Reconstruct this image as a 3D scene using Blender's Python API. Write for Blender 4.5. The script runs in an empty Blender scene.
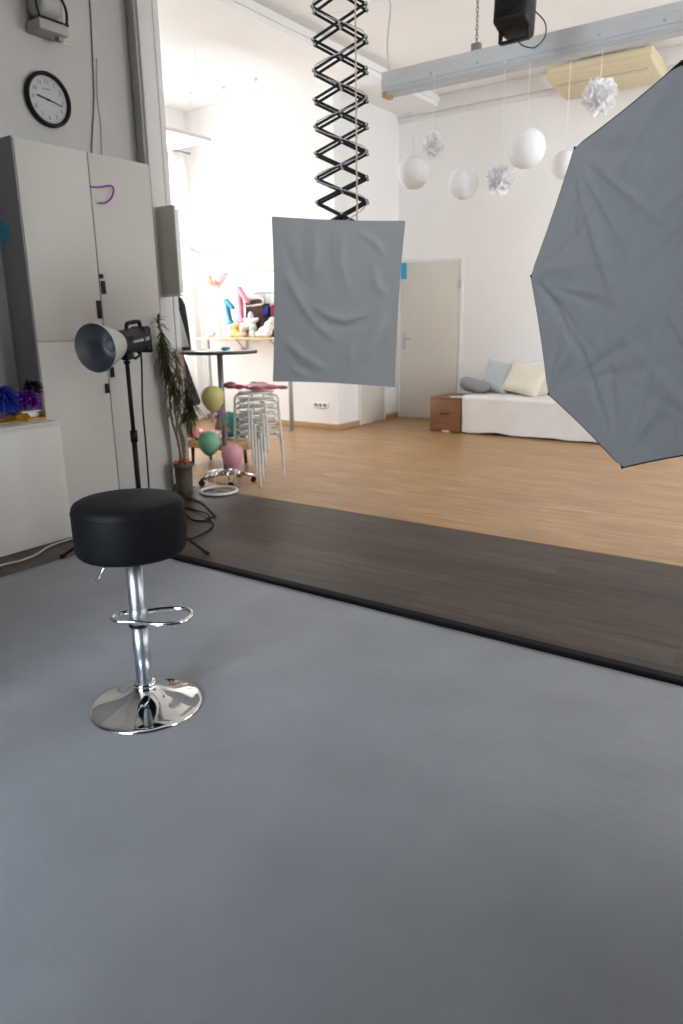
import bpy, bmesh, math, random
import numpy as np
from mathutils import Vector, Matrix, noise
random.seed(7)
PI = math.pi
sc = bpy.context.scene
COL = sc.collection
R = math.radians

# ------------------------------------------------------------------ materials
def _mat(name):
    m = bpy.data.materials.new(name); m.use_nodes = True
    nt = m.node_tree; b = nt.nodes['Principled BSDF']
    return m, nt, b

def mat(name, col, rough=.6, metal=0., var=.06, scale=6., bump=0., bscale=60., coat=0., spec=.5, stretch=(1, 1, 1)):
    """Principled material whose colour wanders a little with a noise texture."""
    m, nt, b = _mat(name)
    tc = nt.nodes.new('ShaderNodeTexCoord'); mp = nt.nodes.new('ShaderNodeMapping')
    mp.inputs['Scale'].default_value = stretch
    nt.links.new(tc.outputs['Object'], mp.inputs['Vector'])
    n = nt.nodes.new('ShaderNodeTexNoise'); n.inputs['Scale'].default_value = scale; n.inputs['Detail'].default_value = 4
    nt.links.new(mp.outputs['Vector'], n.inputs['Vector'])
    r = nt.nodes.new('ShaderNodeValToRGB')
    r.color_ramp.elements[0].position = .3; r.color_ramp.elements[1].position = .7
    r.color_ramp.elements[0].color = (*[max(0, c * (1 - var)) for c in col], 1)
    r.color_ramp.elements[1].color = (*[min(1, c * (1 + var)) for c in col], 1)
    nt.links.new(n.outputs['Fac'], r.inputs['Fac']); nt.links.new(r.outputs['Color'], b.inputs['Base Color'])
    b.inputs['Roughness'].default_value = rough; b.inputs['Metallic'].default_value = metal
    b.inputs['Coat Weight'].default_value = coat; b.inputs['Specular IOR Level'].default_value = spec
    if bump:
        n2 = nt.nodes.new('ShaderNodeTexNoise'); n2.inputs['Scale'].default_value = bscale; n2.inputs['Detail'].default_value = 3
        nt.links.new(mp.outputs['Vector'], n2.inputs['Vector'])
        bp = nt.nodes.new('ShaderNodeBump'); bp.inputs['Strength'].default_value = bump; bp.inputs['Distance'].default_value = .01
        nt.links.new(n2.outputs['Fac'], bp.inputs['Height']); nt.links.new(bp.outputs['Normal'], b.inputs['Normal'])
    return m

def plank_mat(name, c1, c2, mortar, length, width, rough, grain=.35, spec=.5, contrast=.5):
    m, nt, b = _mat(name)
    tc = nt.nodes.new('ShaderNodeTexCoord')
    br = nt.nodes.new('ShaderNodeTexBrick')
    br.inputs['Scale'].default_value = 1; br.inputs['Brick Width'].default_value = length; br.inputs['Row Height'].default_value = width
    br.inputs['Mortar Size'].default_value = .0012; br.inputs['Mortar Smooth'].default_value = .4; br.offset = .37
    br.inputs['Color1'].default_value = (*c1, 1); br.inputs['Color2'].default_value = (*c2, 1); br.inputs['Mortar'].default_value = (*mortar, 1)
    nt.links.new(tc.outputs['Object'], br.inputs['Vector'])
    mp = nt.nodes.new('ShaderNodeMapping'); mp.inputs['Scale'].default_value = (1.0, 11, 1)
    nt.links.new(tc.outputs['Object'], mp.inputs['Vector'])
    n = nt.nodes.new('ShaderNodeTexNoise'); n.inputs['Scale'].default_value = 2.2; n.inputs['Detail'].default_value = 6; n.inputs['Roughness'].default_value = .62
    nt.links.new(mp.outputs['Vector'], n.inputs['Vector'])
    r = nt.nodes.new('ShaderNodeValToRGB'); r.color_ramp.elements[0].position = .3; r.color_ramp.elements[1].position = .72
    lo = 1 - contrast
    r.color_ramp.elements[0].color = (lo, lo, lo, 1); r.color_ramp.elements[1].color = (1.25, 1.22, 1.2, 1)
    nt.links.new(n.outputs['Fac'], r.inputs['Fac'])
    mx = nt.nodes.new('ShaderNodeMix'); mx.data_type = 'RGBA'; mx.blend_type = 'MULTIPLY'; mx.inputs[0].default_value = 1
    nt.links.new(br.outputs['Color'], mx.inputs[6]); nt.links.new(r.outputs['Color'], mx.inputs[7])
    nt.links.new(mx.outputs[2], b.inputs['Base Color'])
    b.inputs['Roughness'].default_value = rough; b.inputs['Specular IOR Level'].default_value = spec
    bp = nt.nodes.new('ShaderNodeBump'); bp.inputs['Strength'].default_value = grain; bp.inputs['Distance'].default_value = .002
    nt.links.new(n.outputs['Fac'], bp.inputs['Height']); nt.links.new(bp.outputs['Normal'], b.inputs['Normal'])
    return m

def sheer_mat(name, col, transl=.6, transp=0., bump=0.):
    m, nt, b = _mat(name); out = nt.nodes['Material Output']
    nt.nodes.remove(b)
    tc = nt.nodes.new('ShaderNodeTexCoord'); n = nt.nodes.new('ShaderNodeTexNoise'); n.inputs['Scale'].default_value = 30
    nt.links.new(tc.outputs['Object'], n.inputs['Vector'])
    r = nt.nodes.new('ShaderNodeValToRGB'); r.color_ramp.elements[0].color = (*[c * .95 for c in col], 1); r.color_ramp.elements[1].color = (*col, 1)
    nt.links.new(n.outputs['Fac'], r.inputs['Fac'])
    d = nt.nodes.new('ShaderNodeBsdfDiffuse'); t = nt.nodes.new('ShaderNodeBsdfTranslucent'); x = nt.nodes.new('ShaderNodeMixShader')
    nt.links.new(r.outputs['Color'], d.inputs['Color']); nt.links.new(r.outputs['Color'], t.inputs['Color'])
    x.inputs[0].default_value = transl
    nt.links.new(d.outputs[0], x.inputs[1]); nt.links.new(t.outputs[0], x.inputs[2])
    last = x
    if transp:
        tr = nt.nodes.new('ShaderNodeBsdfTransparent'); y = nt.nodes.new('ShaderNodeMixShader'); y.inputs[0].default_value = transp
        nt.links.new(x.outputs[0], y.inputs[1]); nt.links.new(tr.outputs[0], y.inputs[2]); last = y
    nt.links.new(last.outputs[0], out.inputs['Surface'])
    return m

def glass_mat(name):
    m, nt, b = _mat(name); out = nt.nodes['Material Output']; nt.nodes.remove(b)
    tr = nt.nodes.new('ShaderNodeBsdfTransparent'); g = nt.nodes.new('ShaderNodeBsdfGlossy'); g.inputs['Roughness'].default_value = .02
    x = nt.nodes.new('ShaderNodeMixShader'); x.inputs[0].default_value = .06
    nt.links.new(tr.outputs[0], x.inputs[1]); nt.links.new(g.outputs[0], x.inputs[2]); nt.links.new(x.outputs[0], out.inputs['Surface'])
    return m

def emit_mat(name, col, s):
    m, nt, b = _mat(name)
    b.inputs['Base Color'].default_value = (*col, 1)
    b.inputs['Emission Color'].default_value = (*col, 1); b.inputs['Emission Strength'].default_value = s
    return m

def spots_mat(name, base, dots, scale, rough=.9):
    m, nt, b = _mat(name)
    tc = nt.nodes.new('ShaderNodeTexCoord'); v = nt.nodes.new('ShaderNodeTexVoronoi'); v.inputs['Scale'].default_value = scale
    nt.links.new(tc.outputs['Object'], v.inputs['Vector'])
    r = nt.nodes.new('ShaderNodeValToRGB'); r.color_ramp.interpolation = 'CONSTANT'
    r.color_ramp.elements[0].color = (*dots, 1); r.color_ramp.elements[1].color = (*base, 1); r.color_ramp.elements[1].position = .38
    nt.links.new(v.outputs['Distance'], r.inputs['Fac']); nt.links.new(r.outputs['Color'], b.inputs['Base Color'])
    b.inputs['Roughness'].default_value = rough
    return m

M = {}
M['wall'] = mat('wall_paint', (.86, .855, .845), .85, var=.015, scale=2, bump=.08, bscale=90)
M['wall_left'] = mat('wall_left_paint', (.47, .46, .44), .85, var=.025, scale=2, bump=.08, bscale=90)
M['ceil'] = mat('ceiling_paint', (.87, .865, .855), .9, var=.012, scale=2)
M['trim'] = mat('white_trim', (.80, .79, .77), .6, var=.02)
M['shade_and_rod_grey'] = mat('pilaster_shade_and_rod_grey', (.32, .32, .31), .7, var=.03)  # dark grey puts shade on the pilaster side; also rod and cord colour
M['oak'] = plank_mat('oak_laminate', (.37, .212, .088), (.43, .257, .112), (.24, .13, .055), 1.28, .19, .36, .12, .45, .45)
M['vinyl'] = plank_mat('dark_vinyl', (.038, .023, .0155), (.086, .057, .040), (.008, .005, .004), 1.2, .16, .43, .25, .28, .72)
M['oak_trim'] = mat('oak_skirting', (.46, .29, .15), .5, var=.12, scale=8, stretch=(1, 1, 6))
M['paper'] = mat('seamless_paper', (.245, .257, .278), .45, var=.08, scale=3.5, bump=.16, bscale=22, spec=.42)
M['black_strip'] = mat('black_edge', (.003, .003, .003), .6, var=.1, spec=.12)
M['leather'] = mat('black_leatherette', (.006, .0063, .008), .55, var=.2, scale=25, bump=.06, bscale=140, spec=.14)
M['chrome'] = mat('chrome', (.82, .82, .83), .06, 1, var=.01)
M['brushed'] = mat('satin_chrome', (.50, .53, .58), .38, 1, var=.02)
M['black'] = mat('black_plastic', (.006, .006, .0065), .5, var=.15, scale=20, spec=.2)
M['black_matte'] = mat('black_matte_metal', (.007, .007, .007), .6, var=.15, scale=20, spec=.2)
M['charcoal'] = mat('charcoal_plastic', (.014, .014, .015), .5, var=.1, scale=20, spec=.25)
M['rubber'] = mat('rubber_cable', (.007, .007, .007), .6, var=.1, spec=.2)
M['alu_out'] = mat('reflector_outside', (.42, .42, .40), .5, .3, var=.02)
M['alu_in'] = mat('reflector_inside', (.40, .42, .45), .38, .85, var=.03)
M['glass_white'] = mat('frosted_dome', (.32, .34, .37), .25, var=.01)
M['fabric_grey'] = mat('grey_diffuser_cloth', (.325, .325, .320), .9, var=.02, scale=9, bump=.05, bscale=500, spec=.1)
M['fabric_octa'] = mat('blue_grey_diffuser_cloth', (.345, .357, .372), .8, var=.02, scale=9, bump=.05, bscale=500, spec=.2)
M['shell'] = mat('black_softbox_shell', (.008, .008, .008), .7, var=.1, spec=.2)
M['cab'] = mat('warm_white_laminate', (.53, .512, .47), .45, var=.012, scale=3)
M['cab_in'] = mat('cabinet_gap', (.20, .19, .18), .8, var=.02)
M['greypaint'] = mat('dark_grey_board', (.33, .33, .332), .7, var=.03, spec=.2)
M['star_blue'] = mat('blue_star_paint', (.05, .40, .58), .7, var=.05)
M['clock_face'] = mat('clock_face', (.42, .42, .415), .5, var=.01)
M['clock_ink'] = mat('clock_ink', (.10, .10, .10), .6, var=.02)
M['dev_grey'] = mat('grey_device_plastic', (.33, .325, .305), .5, var=.04, scale=20)
M['wallbox'] = mat('beige_wall_box', (.55, .53, .46), .5, var=.02)
M['pot'] = mat('taupe_pot', (.125, .098, .078), .7, var=.06, scale=10, bump=.05, spec=.2)
M['soil'] = mat('soil', (.025, .018, .012), .95, var=.3, scale=40, bump=.5)
M['leaf'] = mat('dry_green_leaf', (.055, .062, .018), .6, var=.35, scale=9, spec=.2)
M['leaf_dry'] = mat('dried_brown_leaf', (.15, .115, .06), .7, var=.35, scale=9, spec=.2)
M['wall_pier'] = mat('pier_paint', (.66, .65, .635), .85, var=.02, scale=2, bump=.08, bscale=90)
M['leaf_pale'] = mat('yellowing_leaf', (.22, .2, .075), .55, var=.3, scale=9)
M['bark'] = mat('dracaena_stem', (.20, .15, .09), .8, var=.25, scale=30, bump=.3)
M['redflower'] = mat('red_orange_flower', (.60, .10, .04), .6, var=.2, scale=20)
M['table_top'] = mat('pale_table_top', (.72, .74, .73), .16, var=.02, spec=.6)
M['table_edge'] = mat('dark_table_rim', (.06, .065, .065), .35, var=.05)
M['white_metal'] = mat('pale_grey_tube', (.74, .72, .66), .38, .0, var=.02)
M['ring'] = mat('white_hoop', (.75, .75, .73), .5, var=.02)
M['b_yellow'] = mat('yellow_latex', (.66, .58, .22), .5, var=.03)
M['b_green'] = mat('mint_latex', (.26, .56, .36), .5, var=.03)
M['b_pink'] = mat('pink_latex', (.74, .36, .38), .5, var=.03)
M['clear'] = mat('clear_plastic_stick', (.6, .6, .6), .3, var=.01)
M['foil_pink'] = mat('dusty_pink_foil', (.50, .17, .20), .3, .4, var=.10, scale=12, bump=.5, bscale=26)
M['foil_rose'] = mat('rose_foil', (.80, .26, .36), .35, .25, var=.06, scale=10, bump=.2, bscale=18)
M['foil_blue'] = mat('turquoise_foil', (.05, .30, .44), .4, .25, var=.06, scale=10, bump=.2, bscale=18)
M['bench_wood'] = mat('honey_wood', (.36, .22, .08), .5, var=.12, scale=6, stretch=(1, 6, 6))
M['bench_leg'] = mat('dark_bench_leg', (.02, .02, .03), .5, var=.1)
M['pink_floral'] = spots_mat('pink_floral_cloth', (.62, .12, .17), (.80, .66, .64), 16)
M['teal_floral'] = spots_mat('teal_floral_cloth', (.03, .22, .26), (.60, .36, .06), 15)
M['brown_floral'] = spots_mat('olive_brown_cloth', (.12, .085, .035), (.42, .10, .13), 18)
M['lilac'] = mat('lilac_tulle', (.45, .36, .70), .8, var=.15)
M['counter'] = mat('pine_counter', (.72, .53, .33), .5, var=.08, scale=5, stretch=(1, 8, 8))
M['pine'] = mat('pine_frame', (.78, .62, .42), .5, var=.08, scale=5)
M['board'] = mat('white_board', (.86, .86, .85), .25, var=.01)
M['steel'] = mat('grey_steel_post', (.36, .37, .38), .45, .0, var=.03)
M['cloth_black'] = mat('black_garment', (.016, .015, .016), .9, var=.3, scale=18, bump=.3, bscale=30)
M['cloth_pat'] = spots_mat('black_patterned_garment', (.018, .018, .014), (.07, .065, .05), 40)
M['cloth_plum'] = mat('plum_garment', (.10, .05, .05), .9, var=.2, scale=14, bump=.3, bscale=30)
M['cloth_navy'] = mat('navy_garment', (.015, .02, .10), .9, var=.15, bump=.2, bscale=30)
M['cloth_blue'] = mat('royal_blue_garment', (.02, .06, .38), .8, var=.15, bump=.2, bscale=30)
M['cloth_peach'] = mat('peach_garment', (.72, .36, .28), .9, var=.05, bump=.2, bscale=30)
M['cloth_white'] = mat('white_garment', (.45, .47, .45), .9, var=.03, bump=.2, bscale=30)
M['cloth_sage'] = mat('sage_garment', (.38, .44, .38), .9, var=.05, bump=.2, bscale=30)
M['cloth_red'] = mat('crimson_garment', (.25, .02, .06), .85, var=.1, bump=.2, bscale=30)
M['hanger'] = mat('white_hanger', (.85, .85, .84), .4, var=.01)
M['plush_white'] = mat('white_plush', (.86, .85, .82), .95, var=.05, scale=30, bump=.4, bscale=120)
M['plush_yellow'] = mat('yellow_plush', (.74, .58, .22), .95, var=.12, scale=14, bump=.4, bscale=120)
M['plush_beige'] = mat('beige_plush', (.66, .47, .34), .95, var=.08, scale=20, bump=.4, bscale=120)
M['plush_mint'] = mat('pale_mint_plush', (.62, .72, .66), .95, var=.05, scale=20, bump=.4, bscale=120)
M['plush_cream'] = mat('cream_plush', (.80, .77, .66), .95, var=.05, scale=20, bump=.4, bscale=120)
M['plush_pink'] = mat('pale_pink_plush', (.84, .56, .54), .95, var=.06, scale=20, bump=.4, bscale=120)
M['tulle_peach'] = mat('coral_tulle', (.85, .38, .28), .85, var=.1)
M['tulle_white'] = mat('white_lilac_tulle', (.80, .74, .80), .85, var=.05)
M['sofa'] = mat('white_throw', (.72, .70, .68), .9, var=.03, scale=6, bump=.18, bscale=30, spec=.15)
M['sofa_side'] = mat('sofa_white', (.76, .76, .76), .9, var=.02)
M['pil_grey'] = mat('mid_grey_cushion', (.25, .25, .265), .95, var=.06, bump=.2, bscale=60)
M['pil_blue'] = mat('pale_blue_cushion', (.47, .53, .545), .95, var=.05, scale=18, bump=.2, bscale=60)
M['pil_cream'] = mat('cream_cushion', (.70, .64, .54), .95, var=.04, scale=18, bump=.25, bscale=60)
M['chest'] = mat('reddish_brown_wood', (.19, .078, .032), .5, var=.25, scale=5, stretch=(1, 1, 5), bump=.05)
M['lantern'] = sheer_mat('rice_paper', (.98, .975, .97), .22)
M['tissue'] = sheer_mat('white_tissue', (.97, .97, .97), .5)
M['string'] = mat('white_string', (.88, .87, .85), .8, var=.02)
M['truss'] = mat('light_grey_paint', (.58, .60, .61), .5, .05, var=.03, scale=5)
M['truss_dark'] = mat('grey_lip', (.50, .52, .53), .5, .05, var=.03)
M['chain'] = mat('dull_chain', (.24, .23, .21), .5, .6, var=.1)
M['ac'] = mat('cream_ac_plastic', (.66, .585, .40), .5, var=.02)
M['ac_line'] = mat('ac_slot', (.36, .31, .20), .6, var=.03)
M['rope'] = mat('sand_rope', (.52, .42, .28), .9, var=.35, scale=60)
M['sign_blue'] = mat('blue_notice', (.03, .33, .56), .5, var=.03)
M['door'] = mat('ivory_door', (.66, .63, .57), .45, var=.012)
M['socket'] = mat('socket_plastic', (.80, .79, .76), .5, var=.01)
M['tin_blue'] = mat('blue_tinsel', (.02, .035, .36), .25, .75, var=.6, scale=40)
M['tin_purple'] = mat('purple_tinsel', (.16, .02, .34), .25, .75, var=.6, scale=40)
M['tin_black'] = mat('black_tinsel', (.03, .03, .04), .25, .75, var=.5, scale=40)
M['yellow_pl'] = mat('yellow_plastic', (.62, .38, .02), .4, var=.05)
M['red_cloth'] = mat('dark_red_cloth', (.16, .01, .015), .8, var=.2)
M['white_pl'] = mat('white_plastic', (.68, .68, .66), .4, var=.02)
M['ribbon'] = mat('purple_satin', (.26, .02, .28), .35, var=.15, scale=30)
M['curtain'] = sheer_mat('sheer_curtain', (.92, .92, .92), .7, .25)
M['pane'] = glass_mat('window_glass')
M['led'] = emit_mat('led_diffuser', (1, .98, .95), 3.0)
M['white_txt'] = mat('white_print', (.62, .64, .66), .5, var=.01)
M['red_txt'] = mat('red_print', (.60, .05, .04), .5, var=.03)
M['studio_dark'] = mat('studio_dark_paint', (.09, .09, .095), .85, var=.04)
M['cord_brown'] = mat('brown_cord', (.16, .12, .10), .7, var=.1)
M['grey_cord'] = mat('grey_white_cord', (.36, .35, .33), .6, var=.05)
M['gold'] = mat('dull_brass', (.45, .36, .18), .4, .6, var=.05)

# ------------------------------------------------------------------ mesh builder
class B:
    def __init__(s): s.bm = bmesh.new(); s.m = Matrix.Identity(4); s.mi = 0
    def _v(s, p): return s.bm.verts.new(s.m @ Vector(p))
    def _f(s, vs):
        try:
            f = s.bm.faces.new(vs); f.material_index = s.mi; f.smooth = True; return f
        except ValueError: return None
    def box(s, c, d, bevel=0., seg=2, rot=None):
        t = bmesh.new(); bmesh.ops.create_cube(t, size=1)
        for v in t.verts: v.co = Vector((v.co.x * d[0], v.co.y * d[1], v.co.z * d[2]))
        if bevel: bmesh.ops.bevel(t, geom=t.edges[:], offset=min(bevel, min(d) * .49), segments=seg, profile=.5, affect='EDGES')
        mm = Matrix.Translation(c) @ (rot.to_4x4() if rot else Matrix.Identity(4))
        s.add(t, mm, smooth=bool(bevel)); return s
    def add(s, t, mm=None, smooth=True):
        mm = s.m @ (mm if mm else Matrix.Identity(4)); mp = {}
        for v in t.verts: mp[v] = s.bm.verts.new(mm @ v.co)
        for f in t.faces:
            nf = s._f([mp[v] for v in f.verts])
            if nf: nf.smooth = smooth
        t.free(); return s
    def cyl(s, p0, p1, r0, r1=None, seg=20, caps=True):
        return s.tube([p0, p1], [r0, r0 if r1 is None else r1], seg, caps=caps)
    def tube(s, pts, r, seg=8, closed=False, caps=True, flat=1.):
        pts = [Vector(p) for p in pts]; n = len(pts); rr = r if isinstance(r, (list, tuple)) else [r] * n
        t0 = (pts[1] - pts[0]).normalized(); ref = Vector((0, 0, 1)) if abs(t0.z) < .9 else Vector((1, 0, 0))
        a = (ref - t0 * ref.dot(t0)).normalized(); rings = []
        for i in range(n):
            if closed: t = (pts[(i + 1) % n] - pts[i - 1]).normalized()
            elif i == 0: t = t0
            elif i == n - 1: t = (pts[-1] - pts[-2]).normalized()
            else: t = (pts[i + 1] - pts[i - 1]).normalized()
            a = (a - t * a.dot(t))
            a = a.normalized() if a.length > 1e-6 else t.orthogonal().normalized()
            b = t.cross(a)
            rings.append([s._v(pts[i] + a * (rr[i] * math.cos(2 * PI * k / seg)) + b * (rr[i] * flat * math.sin(2 * PI * k / seg))) for k in range(seg)])
        for i in range(n if closed else n - 1):
            A, C = rings[i], rings[(i + 1) % n]
            for k in range(seg): s._f([A[k], A[(k + 1) % seg], C[(k + 1) % seg], C[k]])
        if caps and not closed:
            f = s._f(rings[0][::-1]); g = s._f(rings[-1])
            for h in (f, g):
                if h: h.smooth = False
        return s
    def lathe(s, prof, seg=48, mm=None, cap0=True, cap1=True):
        mm = mm or Matrix.Identity(4); rings = []
        for r, z in prof:
            rings.append([s._v(mm @ Vector((r * math.cos(2 * PI * k / seg), r * math.sin(2 * PI * k / seg), z))) for k in range(seg)])
        for A, C in zip(rings, rings[1:]):
            for k in range(seg): s._f([A[k], A[(k + 1) % seg], C[(k + 1) % seg], C[k]])
        if cap0: s._f(rings[0][::-1])
        if cap1: s._f(rings[-1])
        return s
    def sphere(s, c, r, seg=20, rings=12, rot=None):
        r = (r, r, r) if isinstance(r, (int, float)) else r
        t = bmesh.new(); bmesh.ops.create_uvsphere(t, u_segments=seg, v_segments=rings, radius=1)
        mm = Matrix.Translation(c) @ (rot.to_4x4() if rot else Matrix.Identity(4)) @ Matrix.Diagonal((*r, 1))
        return s.add(t, mm)
    def grid(s, fn, nu, nv, closeu=False):
        V = [[s._v(fn(i / (nu if closeu else nu - 1), j / (nv - 1))) for j in range(nv)] for i in range(nu)]
        for i in range(nu if closeu else nu - 1):
            for j in range(nv - 1):
                k = (i + 1) % nu; s._f([V[i][j], V[k][j], V[k][j + 1], V[i][j + 1]])
        return s
    def prism(s, poly, z0, z1, mm=None, smooth=False):
        mm = mm or Matrix.Identity(4)
        A = [s._v(mm @ Vector((x, y, z0))) for x, y in poly]; C = [s._v(mm @ Vector((x, y, z1))) for x, y in poly]; n = len(poly)
        fs = [s._f(A[::-1]), s._f(C)] + [s._f([A[i], A[(i + 1) % n], C[(i + 1) % n], C[i]]) for i in range(n)]
        for f in fs:
            if f: f.smooth = smooth
        return s
    def text(s, body, size, mm, depth=.0004):
        cu = bpy.data.curves.new('txt', 'FONT'); cu.body = body; cu.size = size; cu.extrude = depth; cu.align_x = 'CENTER'; cu.align_y = 'CENTER'
        ob = bpy.data.objects.new('txt', cu); me = bpy.data.meshes.new_from_object(ob)
        t = bmesh.new(); t.from_mesh(me); s.add(t, mm, smooth=False)
        bpy.data.objects.remove(ob); bpy.data.meshes.remove(me); bpy.data.curves.remove(cu); return s
    def build(s, name, mats, parent=None, mods=(), loc=None):
        bmesh.ops.recalc_face_normals(s.bm, faces=s.bm.faces[:])
        me = bpy.data.meshes.new(name); s.bm.to_mesh(me); s.bm.free()
        for m in (mats if isinstance(mats, (list, tuple)) else [mats]): me.materials.append(M[m] if isinstance(m, str) else m)
        o = bpy.data.objects.new(name, me); COL.objects.link(o)
        if parent: o.parent = parent
        if loc is not None: o.location = loc
        for md in mods:
            if md[0] == 'solid':
                x = o.modifiers.new('s', 'SOLIDIFY'); x.thickness = md[1]; x.offset = 0
            elif md[0] == 'sub':
                x = o.modifiers.new('d', 'SUBSURF'); x.levels = md[1]; x.render_levels = md[1]
            elif md[0] == 'bevel':
                x = o.modifiers.new('b', 'BEVEL'); x.width = md[1]; x.segments = md[2]; x.limit_method = 'ANGLE'
            elif md[0] == 'remesh':
                x = o.modifiers.new('r', 'REMESH'); x.mode = 'VOXEL'; x.voxel_size = md[1]; x.use_smooth_shade = True
            elif md[0] == 'smooth':
                x = o.modifiers.new('m', 'SMOOTH'); x.iterations = md[1]; x.factor = .5
        return o

def tag(o, label=None, cat=None, group=None, kind=None):
    if label: o['label'] = label
    if cat: o['category'] = cat
    if group: o['group'] = group
    if kind: o['kind'] = kind
    return o
def thing(name, label, cat, loc=(0, 0, 0), rz=0., group=None, mat4=None):
    o = bpy.data.objects.new(name, None); COL.objects.link(o); o.empty_display_size = .05
    if mat4 is not None: o.matrix_world = mat4
    else: o.location = loc; o.rotation_euler = (0, 0, rz)
    return tag(o, label, cat, group)
def copy_tree(o, parent=None):
    c = o.copy(); COL.objects.link(c)
    if parent: c.parent = parent
    for ch in [x for x in list(COL.objects) if x.parent == o]: copy_tree(ch, c)
    return c
def struct(b, name, m, parent=None, loc=None):
    o = b.build(name, m, parent, loc=loc)
    if parent is None: o['kind'] = 'structure'
    return o
def frame(x, y, z, o):
    """4x4 from axis columns and origin"""
    x, y, z = [Vector(v).normalized() for v in (x, y, z)]
    m = Matrix((x, y, z)).transposed().to_4x4(); m.translation = Vector(o); return m
def spline(pts, n=8):
    """Catmull-Rom through points"""
    P = [Vector(p) for p in pts]; P = [P[0] * 2 - P[1]] + P + [P[-1] * 2 - P[-2]]; out = []
    for i in range(1, len(P) - 2):
        for k in range(n):
            t = k / n; a, b, c, d = P[i - 1:i + 3]
            out.append(.5 * ((2 * b) + (c - a) * t + (2 * a - 5 * b + 4 * c - d) * t * t + (3 * b - a - 3 * c + d) * t ** 3))
    out.append(P[-2]); return out
def folds(X, Y, segs):
    """height of cloth folds: segs = (polyline, width, amplitude)"""
    Z = np.zeros_like(X)
    for pl, w, a in segs:
        best = np.full_like(X, 9.); tt = np.zeros_like(X); n = len(pl) - 1
        for i in range(n):
            ax, ay = pl[i]; bx, by = pl[i + 1]; dx, dy = bx - ax, by - ay; L = dx * dx + dy * dy + 1e-9
            t = np.clip(((X - ax) * dx + (Y - ay) * dy) / L, 0, 1); d = np.hypot(X - ax - t * dx, Y - ay - t * dy)
            k = d < best; best[k] = d[k]; tt[k] = (i + t[k]) / n
        Z += a * np.exp(-(best / w) ** 2) * np.sin(PI * np.clip(tt * .94 + .03, 0, 1)) ** .7
    return Z

# ------------------------------------------------------------------ camera
cam = bpy.data.cameras.new('camera'); cam.sensor_width = 36; cam.lens = 722.84 / 1024 * 36
cam.dof.use_dof = True; cam.dof.focus_distance = 2.6; cam.dof.aperture_fstop = 3.2; cam.clip_start = .05
co = bpy.data.objects.new('camera', cam); COL.objects.link(co)
p_, r_, y_ = .259689, -.0154541, -.6149927
fw = Vector((math.sin(y_) * math.cos(p_), math.cos(y_) * math.cos(p_), -math.sin(p_)))
rt = Vector((math.cos(y_), -math.sin(y_), 0)); up = rt.cross(fw)
rt2 = rt * math.cos(r_) + up * math.sin(r_); up2 = -rt * math.sin(r_) + up * math.cos(r_)
co.matrix_world = frame(rt2, up2, -fw, (0, 0, 1.35))
sc.camera = co

# ------------------------------------------------------------------ room shell
CZ = 4.02
b = B(); b.box((-2.6, 6.7, -.05), (10.6, 5.02, .1)); struct(b, 'floor', 'oak')
b = B(); b.box((-1.1, .795, -.05), (7.6, 6.79, .1)); struct(b, 'floor_vinyl', 'vinyl')
b = B(); b.box((-2.6, 3.2, CZ + .05), (10.6, 12.2, .1)); struct(b, 'ceiling', 'ceil')

def wall_with_holes(name, m, axis, pos, thick, a0, a1, z0, z1, holes, parent=None):
    """wall in plane axis=pos .. pos+thick, spanning a0..a1, with rectangular holes (h0,h1,zz0,zz1)"""
    b = B()
    def bx(p0, p1, q0, q1):
        if p1 - p0 < 1e-4 or q1 - q0 < 1e-4: return
        c = (pos + thick / 2, (p0 + p1) / 2, (q0 + q1) / 2); d = (abs(thick), p1 - p0, q1 - q0)
        if axis == 'y': c = (c[1], c[0], c[2]); d = (d[1], d[0], d[2])
        b.box(c, d)
    cur = a0
    for h0, h1, y0, y1 in sorted(holes):
        bx(cur, h0, z0, z1); bx(h0, h1, z0, y0); bx(h0, h1, y1, z1); cur = h1
    bx(cur, a1, z0, z1)
    return struct(b, name, m)
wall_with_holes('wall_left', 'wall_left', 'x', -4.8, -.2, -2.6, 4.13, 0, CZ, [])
b = B(); b.box((-6.3, 4.23, CZ / 2), (3.2, .2, CZ)); struct(b, 'wall_pilaster', 'wall_pier')
wall_with_holes('wall_window', 'wall', 'x', -7.7, -.2, 4.33, 7.66, 0, CZ, [(4.55, 7.15, .55, 3.35)])
b = B(); b.box((-6.6, 7.56, CZ / 2), (2.6, .2, CZ)); struct(b, 'wall_alcove', 'wall')
b = B(); b.box((-5.4, 8.29, CZ / 2), (.2, 1.27, CZ)); struct(b, 'wall_return', 'wall')
b = B(); b.box((-1.4, 9.025, CZ / 2), (8.2, .2, CZ)); struct(b, 'wall_back', 'wall')
wall_with_holes('wall_right', 'wall', 'x', 2.6, .2, 3.0, 8.93, 0, CZ, [(4.9, 7.9, .8, 3.4)])
wall_with_holes('wall_right_studio', 'studio_dark', 'x', 2.6, .2, -2.6, 3.0, 0, CZ, [(1.7, 2.95, .8, 3.3)])
wall_with_holes('wall_blocker_right', 'studio_dark', 'x', .6, .15, -.75, 1.85, 0, CZ, [])  # added unseen wall, blocks right window from the near right of the paper
wall_with_holes('wall_blocker_left', 'studio_dark', 'x', -2.55, .15, -2.6, .45, 0, CZ, [])  # added unseen partition, keeps rear window light off the paper's left
wall_with_holes('wall_blocker_rear', 'studio_dark', 'y', -.75, .15, -1.1, .6, 0, CZ, [])  # unseen wall added to dim the paper nearest the camera on the right
wall_with_holes('wall_front', 'studio_dark', 'y', -2.6, -.2, -4.8, 2.6, 0, CZ, [(-2.3, -.2, .7, 3.3), (1.1, 2.3, .7, 3.3)])
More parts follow.
